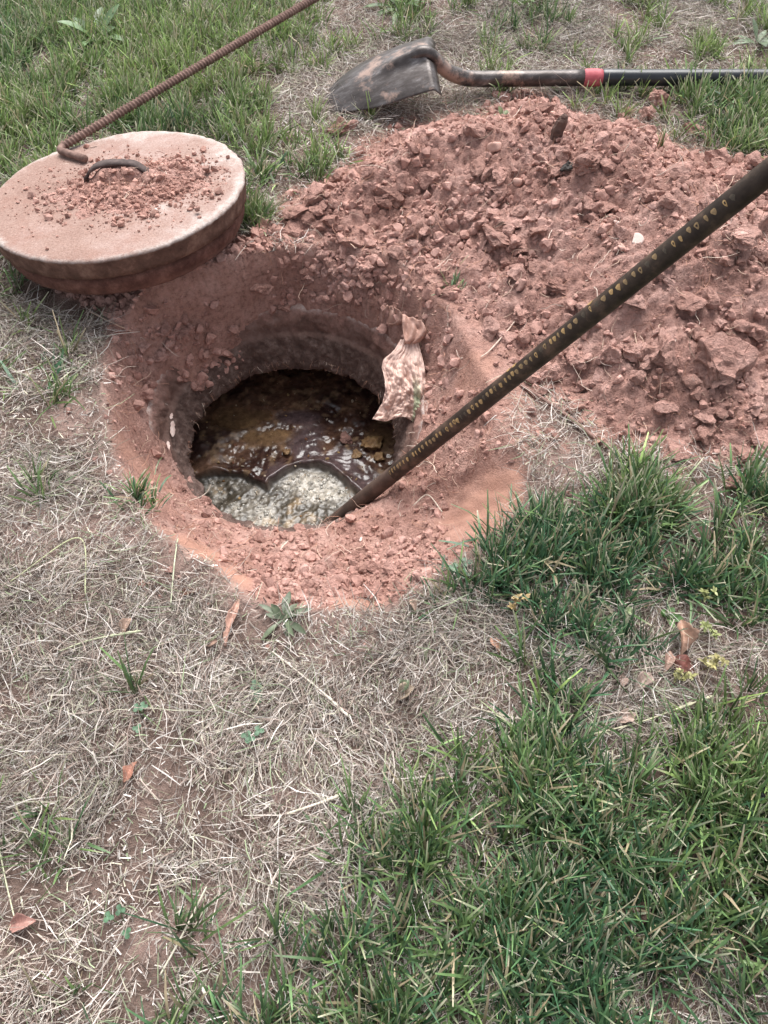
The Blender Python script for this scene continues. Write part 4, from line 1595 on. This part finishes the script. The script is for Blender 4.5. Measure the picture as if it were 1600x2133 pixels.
nbl = np.clip((8 * lowd + 6 + 24 * den * rng.uniform(.5, 1.4, len(den))).astype(int), 3, 44)
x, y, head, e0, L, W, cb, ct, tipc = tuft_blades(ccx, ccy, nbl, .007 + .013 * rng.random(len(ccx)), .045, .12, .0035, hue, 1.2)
far_ = sstep(1.2, 2.2, y)
L *= 1 - .1 * far_
zz_ = samp(ZT, x, y) * (np.abs(x) < 1.8)
kk = (samp(sP, x, y) < .01) & ~under_lid(x, y)
sel = lambda *a: [q[kk] for q in a]
x, y, zz_, head, e0, L, W, cb, ct, tipc = sel(x, y, zz_, head, e0, L, W, cb, ct, tipc)
cu = rng.uniform(.0, 1.2, len(x))
ro_ = rng.normal(0, .8, len(x))
near_ = y < 1.15
gparts = []
for m_, ns_, wp in ((near_, 4, (.75, 1, .9, .4)), (~near_, 3, (.8, 1, .45))):
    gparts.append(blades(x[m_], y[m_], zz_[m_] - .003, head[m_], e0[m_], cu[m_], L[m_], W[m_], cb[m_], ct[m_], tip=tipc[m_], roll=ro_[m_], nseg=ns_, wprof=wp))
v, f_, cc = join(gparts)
# lying green clippings too
fb = (1 + .5 * sstep(1.3, 2.3, y))[:, None]
L = L * np.clip(.42 + .8 * gmap(gG, x, y), .36, 1)
lo_ = gmap(gG, x, y) < .36
W = np.where(lo_, W * .75, W)
olive = np.array([.85, .8, .75]) * .9
cb = np.where(lo_[:, None], cb * olive + .02, cb)
ct = np.where(lo_[:, None], ct * olive + .03, ct)
cb, ct = cb * fb, ct * fb
print('green blades', len(x))
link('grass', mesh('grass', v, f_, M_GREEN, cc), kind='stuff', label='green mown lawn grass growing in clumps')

# ---- dry straw lying on the soil
ns = 860000
x = rng.uniform(-1.6, 1.6, ns)
y = rng.uniform(-.35, 3.3, ns)
den = gmap(gS, x, y)
pat = .06 + .94 * sstep(-.45, .35, fbm(x * 7, y * 7, 4, 121) + .5 * fbm(x * 26, y * 26, 3, 125))
pat = pat * (1 - .5 * samp(bare, x, y))
outm = (np.abs(x) > 1.32) | (y < -.1) | (y > 2.9)
acc = rng.random(ns) < den * pat * np.where(outm, .5, 1)
acc &= (samp(sP, x, y) < .0) & (samp(sH, x, y) < .01) & ~under_lid(x, y)
acc &= (samp(sS, x, y) < .02) | (rng.random(ns) < .05)
x, y = x[acc], y[acc]
n = len(x)
L = .016 + .055 * rng.random(n) ** 1.8
L[rng.random(n) < .03] *= 1.6
W = .0006 + .0013 * rng.random(n) ** 2.4
pal = np.array([[.5, .45, .415], [.63, .59, .565], [.37, .305, .27], [.22, .165, .145], [.44, .42, .33], [.12, .09, .078], [.24, .29, .18]])
cidx = rng.choice(7, n, p=[.24, .1, .24, .17, .1, .09, .06])
tone = np.exp(rng.normal(0, .15, n))[:, None] * (.8 + .35 * sstep(-.5, .5, fbm(x * 4, y * 4, 3, 122)))[:, None]
col = pal[cidx] * tone
head = np.where(rng.random(n) < .55, rng.normal(0, .55, n) + 5 * fbm(x * 5, y * 5, 2, 123) + np.pi * (rng.random(n) < .5), rng.uniform(0, 2 * np.pi, n))
lay = rng.random(n) ** 1.6 * .02
e0 = rng.normal(.02, .16, n)
e0 = np.where(rng.random(n) < .12, rng.uniform(.3, 1.0, n), e0)
v, f_, cc = blades(x, y, samp(ZT, x, y) + .001 + lay, head, e0, rng.normal(.1, .28, n), L, W, col, col * rng.uniform(.8, 1.15, (n, 1)), roll=rng.normal(0, .9, n), wprof=(.8, 1, .5), wob=.34, nseg=3)
# keep straw above the soil
gz = samp(ZT, v[:, 0], v[:, 1])
v[:, 2] = np.maximum(v[:, 2], gz + .0008)
# short broken bits between the straw
nf_ = 330000
xf, yf = rng.uniform(-1.5, 1.5, nf_), rng.uniform(-.25, 3.1, nf_)
ac = rng.random(nf_) < gmap(gS, xf, yf) * (.4 + .6 * sstep(-.3, .4, fbm(xf * 11, yf * 11, 3, 127)))
ac &= (samp(sP, xf, yf) < -.0) & (samp(sH, xf, yf) < .02) & ~under_lid(xf, yf) & (samp(sS, xf, yf) < .03)
xf, yf = xf[ac], yf[ac]
nn_ = len(xf)
cf = pal[rng.choice(7, nn_, p=[.2, .12, .2, .2, .08, .15, .05])] * np.exp(rng.normal(0, .2, nn_))[:, None]
v2, f2_, c2_ = blades(xf, yf, samp(ZT, xf, yf) + .001 + .008 * rng.random(nn_), rng.uniform(0, 6.28, nn_), rng.normal(.1, .3, nn_), np.zeros(nn_), .005 + .014 * rng.random(nn_), .0008 + .0018 * rng.random(nn_) ** 2, cf, cf, roll=rng.normal(0, .8, nn_), nseg=2, wprof=(1, .8))
v, f_, cc = join([(v, f_, cc), (v2, f2_, c2_)])
print('straw', n, nn_)
link('straw', mesh('straw', v, f_, M_STRAW, cc), kind='stuff', label='dry bleached grass thatch lying on the soil')

# ---- fine roots in heap, pit wall and on the lid; hanging roots round the hole
parts = []


def root_bits(x, y, z, n, lmin, lmax, wmin, wmax, e_mu, e_sd, head=None):
    hd = rng.uniform(0, 6.28, n) if head is None else head
    pal = np.array([[.55, .4, .32], [.4, .22, .16], [.25, .13, .1], [.62, .52, .45]])
    cl = pal[rng.choice(4, n, p=[.3, .35, .2, .15])]
    return blades(x, y, z, hd, rng.normal(e_mu, e_sd, n), rng.normal(0, 1.4, n), rng.uniform(lmin, lmax, n), rng.uniform(wmin, wmax, n), cl, cl, roll=rng.normal(0, .8, n), nseg=7, wprof=(1, 1, .95, .9, .8, .7, .4), wob=.45)


n = 1500
x = rng.uniform(-.5, 1.4, n * 3)
y = rng.uniform(.8, 2.5, n * 3)
k = (samp(sH, x, y) > 0)
x, y = x[k][:n], y[k][:n]
parts.append(root_bits(x, y, samp(ZT, x, y) + .005, len(x), .02, .08, .0007, .0016, .2, .35))
n = 1100
a = rng.uniform(0, 2 * np.pi, n)
rr = rng.uniform(.3, .5, n)
x, y = CX + rr * np.cos(a), CY + rr * np.sin(a)
k = (samp(sP, x, y) > 0)
x, y = x[k], y[k]
parts.append(root_bits(x, y, samp(ZT, x, y) + .006, len(x), .015, .065, .0007, .0014, .25, .45))
n = 160
a = rng.uniform(-.1, np.pi + .3, n)
rr = R2 + rng.uniform(-.004, .012, n)
parts.append(root_bits(CX + rr * np.cos(a), CY + rr * np.sin(a), np.full(n, -.268), n, .008, .035, .0005, .0011, -.7, .5, a + np.pi + rng.normal(0, .6, n)))
q = np.column_stack([rng.normal(hc[0] + .03, .06, 110), rng.normal(hc[1] - .01, .045, 110)])
pw = base + q[:, :1] * lu + q[:, 1:] * lv + (THICK + .012) * nrm
parts.append(root_bits(pw[:, 0], pw[:, 1], pw[:, 2], 110, .015, .06, .0006, .0012, .15, .3))
v, f_, cc = join(parts)
gz = samp(ZT, v[:, 0], v[:, 1])
hole_ = np.hypot(v[:, 0] - CX, v[:, 1] - CY) < R1 + .02
v[:, 2] = np.where(hole_, v[:, 2], np.maximum(v[:, 2], gz + .0008))
link('fine_roots', mesh('fine_roots', v, f_, M_ROOT, cc), kind='stuff', label='fine pale roots in the soil and hanging round the hole')

# ------------------------------------------------------------------ single tufts and weeds
def tuft_obj(px, py, nbl_, rad_, lmin, lmax, w, hue_, lb, up=1.1):
    p = surf(px, py)
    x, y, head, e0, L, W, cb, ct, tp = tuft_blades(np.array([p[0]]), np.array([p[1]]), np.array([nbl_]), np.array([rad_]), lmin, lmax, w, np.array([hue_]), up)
    z = samp(ZT, x, y) - .003
    z = np.maximum(z, p[2] - .02)
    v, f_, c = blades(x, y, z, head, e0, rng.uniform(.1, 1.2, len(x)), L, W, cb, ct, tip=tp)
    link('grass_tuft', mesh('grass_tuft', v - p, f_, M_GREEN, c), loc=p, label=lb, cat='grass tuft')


tuft_obj(288, 1040, 70, .024, .035, .075, .0032, .35, 'small dense tuft on the left rim of the pit', 1.0)
tuft_obj(708, 338, 26, .016, .05, .11, .0052, .85, 'yellow green tuft at the left end of the heap', 1.1)
tuft_obj(110, 775, 22, .04, .04, .085, .0062, .05, 'blue green wide bladed tuft in straw left of the pit', .8)
tuft_obj(1450, 215, 110, .06, .06, .13, .0048, .5, 'tall grass tuft below the black shovel handle', 1.25)
tuft_obj(1560, 240, 120, .06, .07, .14, .0048, .45, 'tall grass tuft at the right edge below the handle', 1.25)
tuft_obj(1500, 290, 60, .05, .04, .1, .0046, .5, 'grass tuft beside the round clod at the heap edge', 1.2)
tuft_obj(1045, 205, 34, .018, .05, .1, .004, .6, 'upright tuft below the shovel socket', 1.3)
tuft_obj(1290, 190, 40, .04, .05, .1, .004, .5, 'thin tuft in front of the red shovel band', 1.1)
tuft_obj(545, 375, 90, .03, .05, .1, .0045, .55, 'grass tuft between the lid and the heap', 1.1)
tuft_obj(1320, 1060, 150, .055, .06, .12, .0046, .35, 'bushy bright tuft right of the pit beside the lone clod', 1.1)
tuft_obj(1150, 1190, 210, .06, .05, .095, .0044, .1, 'dark blue green bushy tuft right of the pit front', 1.0)
tuft_obj(940, 600, 30, .02, .03, .06, .0022, .3, 'thin pale tuft on the pit edge above the paper', .8)
tuft_obj(915, 1265, 40, .03, .03, .06, .0035, .1, 'small dark tuft by the lower right pit rim', .8)
tuft_obj(1375, 310, 7, .006, .05, .09, .0045, .7, 'few lone blades sprouting through the heap top', 1.4)


def leaf_mesh(parts, p, head, e0, curl, L, W, col, shape, nseg=9, fold=.25, twist=0):
    """one leaf with a midrib fold: 3 verts across"""
    V = []
    q = np.array(p, float)
    e = e0
    for k in range(nseg):
        t = k / (nseg - 1)
        d = np.array([math.cos(head) * math.cos(e), math.sin(head) * math.cos(e), math.sin(e)])
        sd = np.array([-math.sin(head), math.cos(head), 0])
        up = np.cross(d, sd)
        ro = twist * t
        sv = sd * math.cos(ro) + up * math.sin(ro)
        upv = np.cross(d, sv)
        w_ = W * .5 * np.interp(t, np.linspace(0, 1, len(shape)), shape)
        V += [q - sv * w_ + upv * w_ * fold, q, q + sv * w_ + upv * w_ * fold]
        q = q + d * L / (nseg - 1)
        e -= curl / (nseg - 1)
    V = np.array(V)
    F = gridfaces(nseg, 3)
    C = np.tile(np.array(col), (len(V), 1)) * (1 + .15 * rng.normal(size=(len(V), 1)))
    C[1::3] *= 1.2
    parts.append((V, F, np.clip(C, .005, 1)))


def rosette(px, py, n, L, W, col, lb, shape=(.3, .35, .7, 1, .85, .15), name='weed', cat='weed', e=.5, curl=.7):
    p = surf(px, py)
    o = bpy.data.objects.new(name, None)
    COL.objects.link(o)
    o.location = p
    tag(o, lb, cat)
    for i in range(n):
        pr_ = []
        leaf_mesh(pr_, (0, 0, .004), i * 2.4 + random.uniform(-.3, .3), e + random.uniform(-.3, .3), curl * random.uniform(.4, 1.3), L * random.uniform(.6, 1.15), W * random.uniform(.7, 1.2), np.array(col) * random.uniform(.7, 1.3), shape, twist=random.uniform(-.5, .5))
        v, f_, c = join(pr_)
        link('leaf', mesh('leaf', v, f_, M_GREEN, c), o)


rosette(592, 1292, 12, .052, .011, (.085, .108, .065), 'plantain with narrow leaves just below the pit front', name='plantain', cat='plantain')
rosette(835, 22, 14, .13, .02, (.1, .17, .06), 'leafy green rosette at the top edge above the shovel', name='weed')
rosette(205, 95, 8, .12, .032, (.12, .19, .09), 'broad leaved weed in the grass left of the rod', name='weed', e=.8)
rosette(1085, 20, 12, .15, .012, (.12, .2, .06), 'bright grassy rosette at the top edge right of centre', name='weed', e=.9)
rosette(1575, 95, 7, .075, .022, (.09, .13, .07), 'grey green broad leaved weed at the right edge above the handle', name='weed')
rosette(1160, 192, 5, .035, .016, (.14, .19, .09), 'small pale seedling under the shovel socket', name='seedling', cat='seedling', e=.9)
rosette(1045, 250, 5, .03, .018, (.2, .24, .13), 'tiny pale seedling on the far edge of the heap', name='seedling', cat='seedling', e=.9)
rosette(1170, 1385, 4, .05, .012, (.08, .12, .06), 'crabgrass sprig with flat blades in the straw right of centre', name='sprig', cat='sprig', e=.2)
rosette(1385, 1290, 6, .028, .014, (.12, .24, .08), 'bright little weed sprout above the brown leaf', name='sprig', cat='sprig', e=1.0)


def clover(px, py, lb, s=1.0):
    p = surf(px, py)
    o = bpy.data.objects.new('clover', None)
    COL.objects.link(o)
    o.location = p
    tag(o, lb, 'clover')
    for k in range(3):
        pr_ = []
        c = np.array([random.uniform(-.02, .02), random.uniform(-.02, .02), .012 + random.random() * .012])
        for m in range(3):
            leaf_mesh(pr_, c, m * 2.09 + k, .15, .3, (.0095) * s, .009 * s, np.array((.06, .13, .07)) * random.uniform(.8, 1.3), (.2, .8, 1, .95, .5), nseg=6, fold=.15)
        v, f_, cc = join(pr_)
        link('leaf', mesh('leaf', v, f_, M_GREEN, cc), o)
        sv, sf = tube(np.array([[0, 0, -.002], c * [.6, .6, .6], c]), .0007, 5)
        link('stem', mesh('stem', sv, sf, M_GREEN, np.full((len(sv), 3), (.1, .14, .06))), o)


clover(552, 1436, 'clover sprig in straw below the plantain')
clover(535, 1552, 'clover sprig in straw at the middle left', .9)
clover(298, 1500, 'clover sprig beside the grassy patch at left', .8)
clover(965, 1192, 'clover sprig at the lower right rim of the pit', 1.1)
clover(262, 1932, 'small clover in the lower left straw', .8)


def seed_weed(px, py, hgt, lb, col, nclus=5):
    p = surf(px, py)
    o = bpy.data.objects.new('flowering_weed', None)
    COL.objects.link(o)
    o.location = p
    tag(o, lb, 'weed')
    lean = np.array([random.uniform(-.5, .5), random.uniform(-.2, .6), 1])
    lean /= np.linalg.norm(lean)
    top = lean * hgt
    sv, sf = tube(smooth_path([(0, 0, -.004), top * .5 + [.004, 0, 0], top], 8), .0009, 5)
    link('stem', mesh('stem', sv, sf, M_GREEN, np.full((len(sv), 3), np.array(col) * .8)), o)
    pr_ = []
    for k in range(nclus):
        c = top * (.45 + .55 * k / max(1, nclus - 1)) + np.array([random.uniform(-.008, .008), random.uniform(-.008, .008), 0])
        for m in range(7):
            leaf_mesh(pr_, c, random.uniform(0, 6.28), random.uniform(-.2, 1.2), .4, random.uniform(.006, .012), .005, np.array(col) * random.uniform(.75, 1.3), (.3, 1, .9, .2), nseg=5)
    v, f_, cc = join(pr_)
    link('leaves', mesh('leaves', v, f_, M_GREEN, cc), o)


seed_weed(1437, 1262, .05, 'yellow green flowering weed above right of the brown leaf', (.26, .28, .12))
seed_weed(1288, 1300, .045, 'pale green flowering weed left of the brown leaf', (.22, .27, .15), 3)
seed_weed(1487, 1338, .05, 'yellow green flowering weed right of the brown leaf', (.27, .3, .13))
seed_weed(1452, 1400, .06, 'straggly yellow weed below right of the brown leaf', (.3, .27, .12), 7)
seed_weed(1400, 1425, .05, 'straggly yellow weed directly below the brown leaf', (.28, .27, .12), 5)
seed_weed(1048, 1275, .06, 'dry golden weed by the dark bushy tuft', (.4, .29, .14), 5)
seed_weed(1555, 2025, .03, 'green sprig in the lower right grass', (.16, .24, .1), 5)
seed_weed(1425, 1915, .03, 'pale sprig in the lower right lawn', (.22, .28, .14), 4)

# dead leaves


def dead_leaf(px, py, L, W, head, col, lb, curl=.8, e0=.25, fold=.35, shape=(.12, .55, .9, 1, .8, .45, .05), lift=.014):
    p = surf(px, py) + [0, 0, lift]
    nl_, nw_ = 26, 11
    sd0 = random.uniform(0, 90)
    T = np.linspace(0, 1, nl_)
    Sx = np.linspace(-1, 1, nw_)
    TT, SS = np.meshgrid(T, Sx, indexing='ij')
    w_ = np.interp(TT, np.linspace(0, 1, len(shape)), shape) * W * .5
    lobes = 1 + .3 * fbm(TT * 7 + sd0, np.sign(SS) * 3 + sd0, 3, 7)
    xx = (TT - .5) * L
    yy = SS * w_ * lobes
    cx_ = random.uniform(.5, 1.5) * fold
    zz = np.abs(yy) * cx_ + random.uniform(.5, 1.6) * (yy * yy) / (W * .5) * .8 - curl * (TT - .5) ** 2 * L * .9 + e0 * (TT - .5) * L * .6
    zz = zz + .10 * W * fbm(xx * 130 + sd0, yy * 130, 3, 8) + .0007 * np.cos(TT * 60 + np.abs(SS) * 5)
    tw = random.uniform(-1.1, 1.1) * (TT - .5)
    yy, zz = yy * np.cos(tw) - zz * np.sin(tw), yy * np.sin(tw) + zz * np.cos(tw)
    ch_, sh_ = math.cos(head), math.sin(head)
    v = np.stack([xx * ch_ - yy * sh_, xx * sh_ + yy * ch_, zz], -1).reshape(-1, 3)
    vein = 1 + .25 * np.exp(-(SS / .1) ** 2) - .16 * (np.cos(TT * 60 - np.abs(SS) * 6) > .6)
    tone_ = (vein * (1 + .35 * fbm(xx * 60 + sd0, yy * 60, 3, 9)))[..., None] * np.array(col)
    f_ = gridfaces(nl_, nw_)
    kq_ = rng.random(len(f_)) > .0
    o = link('dead_leaf', mesh('dead_leaf', v, f_[kq_], M_LEAF, np.clip(tone_.reshape(-1, 3), .01, 1)), loc=p, label=lb, cat='dead leaf')
    o.modifiers.new('thick', 'SOLIDIFY').thickness = .0005


dead_leaf(1412, 1338, .062, .03, 1.5, (.32, .2, .15), 'tan curled dead leaf in grass at the right', lift=.03)
dead_leaf(1418, 1395, .05, .034, 2.6, (.14, .05, .04), 'dark red brown dead leaf under the tan curled leaf', lift=.022, fold=-.3)
dead_leaf(1385, 1385, .04, .016, 1.2, (.42, .28, .23), 'narrow pale leaf scrap left of the tan curled leaf', lift=.02)
dead_leaf(1335, 1425, .04, .022, .8, (.42, .32, .28), 'grey pink leaf scrap below left of the tan leaf', lift=.018)
dead_leaf(1292, 1425, .024, .014, 1.4, (.5, .36, .31), 'small pink leaf scrap in straw left of the grey pink scrap', lift=.016)
dead_leaf(1300, 1500, .035, .022, .3, (.45, .33, .28), 'pinkish leaf half hidden by long blades at right', lift=.016)
dead_leaf(1030, 1348, .028, .014, 2.2, (.42, .24, .17), 'small orange brown leaf scrap in straw by the golden weed', lift=.014)
dead_leaf(484, 1302, .085, .014, 1.35, (.42, .25, .2), 'long curled bark like leaf left of the plantain', curl=.3, e0=.15, shape=(.3, .8, .6, 1, .9, .7, .3), lift=.016)
dead_leaf(392, 1240, .055, .012, .35, (.15, .075, .05), 'dark brown leaf strip under the lower left pit rim', lift=.01)
dead_leaf(276, 1612, .034, .016, 1.2, (.38, .19, .14), 'reddish leaf scrap in the lower left straw', lift=.016)
dead_leaf(52, 1926, .04, .022, .2, (.4, .22, .19), 'reddish pink leaf at the lower left edge', lift=.016)
dead_leaf(845, 1448, .036, .022, .6, (.45, .36, .28), 'pale cupped leaf in straw below the centre', fold=.6, lift=.014)
dead_leaf(842, 1438, .026, .016, 1.0, (.13, .16, .1), 'grey green leaf lying on the pale cupped leaf', lift=.022)
dead_leaf(268, 1308, .028, .018, 1.2, (.36, .25, .2), 'small brown leaf scrap in the straw left of centre', lift=.014)
dead_leaf(1328, 1905, .04, .022, .9, (.08, .05, .04), 'dark dead leaf in the lower right lawn', lift=.02)
dead_leaf(1245, 925, .03, .018, .4, (.42, .24, .19), 'pale leaf scrap near the stick end', lift=.012)
dead_leaf(860, 1265, .025, .012, 2.0, (.45, .33, .27), 'small leaf scrap by the lower pit rim', lift=.012)
dead_leaf(445, 1665 - 320, .02, .012, .5, (.3, .2, .16), 'tiny brown scrap in the straw below the pit', lift=.012)
dead_leaf(593, 1140, .03, .006, .9, (.6, .5, .44), 'thin pale leaf sliver on the pit front slope', lift=.012)
dead_leaf(1148, 385 + 5, .02, .008, .2, (.2, .12, .1), 'brown chip on the upper heap', lift=.006)
dead_leaf(1045, 478, .04, .01, .15, (.24, .15, .12), 'dark bark chip lying on the heap middle', lift=.012)

# stick and long stalks
a_, b_ = surf(1085, 805), surf(1265, 938)
sp1 = smooth_path([a_ + [0, 0, .004], a_ * .65 + b_ * .35 + [.004, -.004, .012], a_ * .3 + b_ * .7 + [-.002, .002, .01], b_ + [0, 0, .006]], 24)
v, f_ = tube(sp1, np.linspace(.0034, .0048, 24), 8)
link('stick', mesh('stick', v - a_, f_, M_STICK), loc=a_, label='thin reddish stick lying at the heap edge under the pipe', cat='stick')
for pts, lb, col, w_ in [([(1215, 1540), (1330, 1510), (1400, 1485), (1480, 1456)], 'long pale seed stalk across the top of the right lawn', (.52, .5, .36), .0014),
                         ([(980, 1480), (1060, 1500), (1140, 1512), (1210, 1520)], 'long pale stalk left of the seed stalk on the lawn edge', (.55, .5, .4), .0012),
                         ([(340, 2032), (385, 1950), (435, 1850)], 'pale straight straw stalk in the lower left', (.6, .56, .46), .0015),
                         ([(570, 1365), (620, 1405), (680, 1455), (728, 1500)], 'long bleached seed stalk below the plantain', (.66, .6, .52), .0014),
                         ([(130, 1365), (200, 1340), (300, 1322)], 'greenish seed stalk in the left straw', (.5, .52, .36), .0015),
                         ([(30, 1220), (170, 1130), (185, 1250)], 'bent green stalk in straw left of the pit', (.46, .48, .3), .0013),
                         ([(5, 1750), (20, 1830), (40, 1915)], 'thin pale stalk at the lower left edge', (.5, .5, .36), .0011),
                         ([(600, 1700), (660, 1680), (715, 1660)], 'bleached seed stalk pointing to the lawn at centre', (.66, .6, .5), .0018),
                         ([(1090, 660), (1060, 690), (1020, 735), (1000, 750)], 'pale forked root on the heap slope above the pipe', (.6, .47, .4), .0017),
                         ([(1320, 700), (1330, 760), (1345, 800)], 'thin tan root hanging over the cracked clod', (.5, .36, .28), .0012),
                         ([(920, 1075), (890, 1040), (860, 1062)], 'broken straw piece on the right pit slope', (.6, .5, .42), .0016),
                         ([(1290, 1500), (1180, 1530), (1500, 1470)][:2] + [(1150, 1540)], 'wide green blade lying along the lawn edge', (.12, .19, .13), .005),
                         ([(360, 1270), (368, 1180), (375, 1130)], 'pale green stalk standing in straw by the pit', (.5, .52, .38), .0013),
                         ([(190, 655), (240, 680), (275, 695)], 'pale straw lying on soil in front of the lid', (.62, .46, .36), .0014),
                         ([(1240, 1800), (1275, 1720), (1300, 1705)], 'bleached blade standing in the right lawn', (.66, .66, .56), .003)]:
    p3 = [surf(*q) + [0, 0, .016 if pts[0][1] > 1000 else .008] for q in pts]
    sp1 = smooth_path(p3, 26)
    sp1[:, 2] = np.maximum(sp1[:, 2], samp(ZT, sp1[:, 0], sp1[:, 1]) + .006)
    rads = np.full(26, w_)
    seedy = 'seed' in lb
    if seedy:
        rads[18:] *= np.where(np.arange(8) % 2, 1.0, 2.3)
    rads[-1] *= .4
    if w_ >= .003:
        d3 = np.gradient(sp1, axis=0)
        sd = np.cross(d3, [0, 0, 1])
        sd /= np.linalg.norm(sd, axis=1)[:, None]
        ww = w_ * .5 * np.sin(np.linspace(.5, 2.9, 26))[:, None]
        v = np.stack([sp1 - sd * ww + [0, 0, .001], sp1, sp1 + sd * ww + [0, 0, .001]], 1).reshape(-1, 3)
        f_ = [gridfaces(26, 3)]
    else:
        v, f_ = tube(sp1, rads, 6)
    nm = 'root' if 'root' in lb else 'grass_stalk'
    link(nm, mesh(nm, v - p3[0], f_, M_STRAW, np.tile(np.array(col), (len(v), 1)) * (1 + .08 * rng.normal(size=(len(v), 1)))), loc=p3[0], label=lb, cat=nm.replace('_', ' '))

# ------------------------------------------------------------------ boot at the right edge
bt = bpy.data.objects.new('boot', None)
COL.objects.link(bt)
bc = at(1592, 1678, .05)
bt.location = (bc[0] + .046, bc[1] - .07, 0)
bt.rotation_euler = (0, 0, -.12)
tag(bt, 'black rubber boot just showing at the right edge of the lawn', 'boot')
sec_ = []
stations = [(.115, .012, .03), (.10, .036, .052), (.06, .05, .066), (.0, .05, .082), (-.05, .043, .1), (-.09, .042, .13), (-.13, .044, .15), (-.165, .036, .15), (-.18, .015, .14)]
na_ = 24
for (yy, hw, hh_) in stations:
    for i in range(na_):
        a = 2 * math.pi * i / na_
        sec_.append((hw * math.copysign(abs(math.cos(a)) ** .8, math.cos(a)), yy, .028 + hh_ / 2 * (1 + math.copysign(abs(math.sin(a)) ** .8, math.sin(a)))))
v = np.array(sec_)
up_ = link('upper', mesh('upper', v, [gridfaces(len(stations), na_ + 0)[:, ::-1], np.array([[i * na_ + na_ - 1, i * na_, (i + 1) * na_, (i + 1) * na_ + na_ - 1] for i in range(len(stations) - 1)]), np.arange(na_)[None], (np.arange(na_)[::-1] + (len(stations) - 1) * na_)[None]], M_BOOT), bt)
v, f_ = tube(np.array([(0, -.12, .12), (0, -.122, .2), (0, -.125, .3)]), [.048, .052, .06], 24)
link('shaft', mesh('shaft', v, f_, M_BOOT), bt)
out = []
for zz0 in (0, .03):
    for i in range(40):
        a = 2 * math.pi * i / 40
        yy = -.03 + .155 * math.sin(a)
        hw = np.interp(yy, [-.19, -.15, -.05, .06, .1, .13], [.012, .046, .045, .055, .046, .01])
        out.append((hw * math.copysign(min(1, abs(math.cos(a)) * 2.5), math.cos(a)) if abs(math.cos(a)) > 1e-6 else 0, yy, zz0))
i = np.arange(40)
j = (i + 1) % 40
link('sole', mesh('sole', np.array(out), [np.stack([i, j, 40 + j, 40 + i], -1), np.arange(40)[::-1][None], (np.arange(40) + 40)[None]], M_BOOT), bt)
print('blade length', SL, 'pipe', plen)
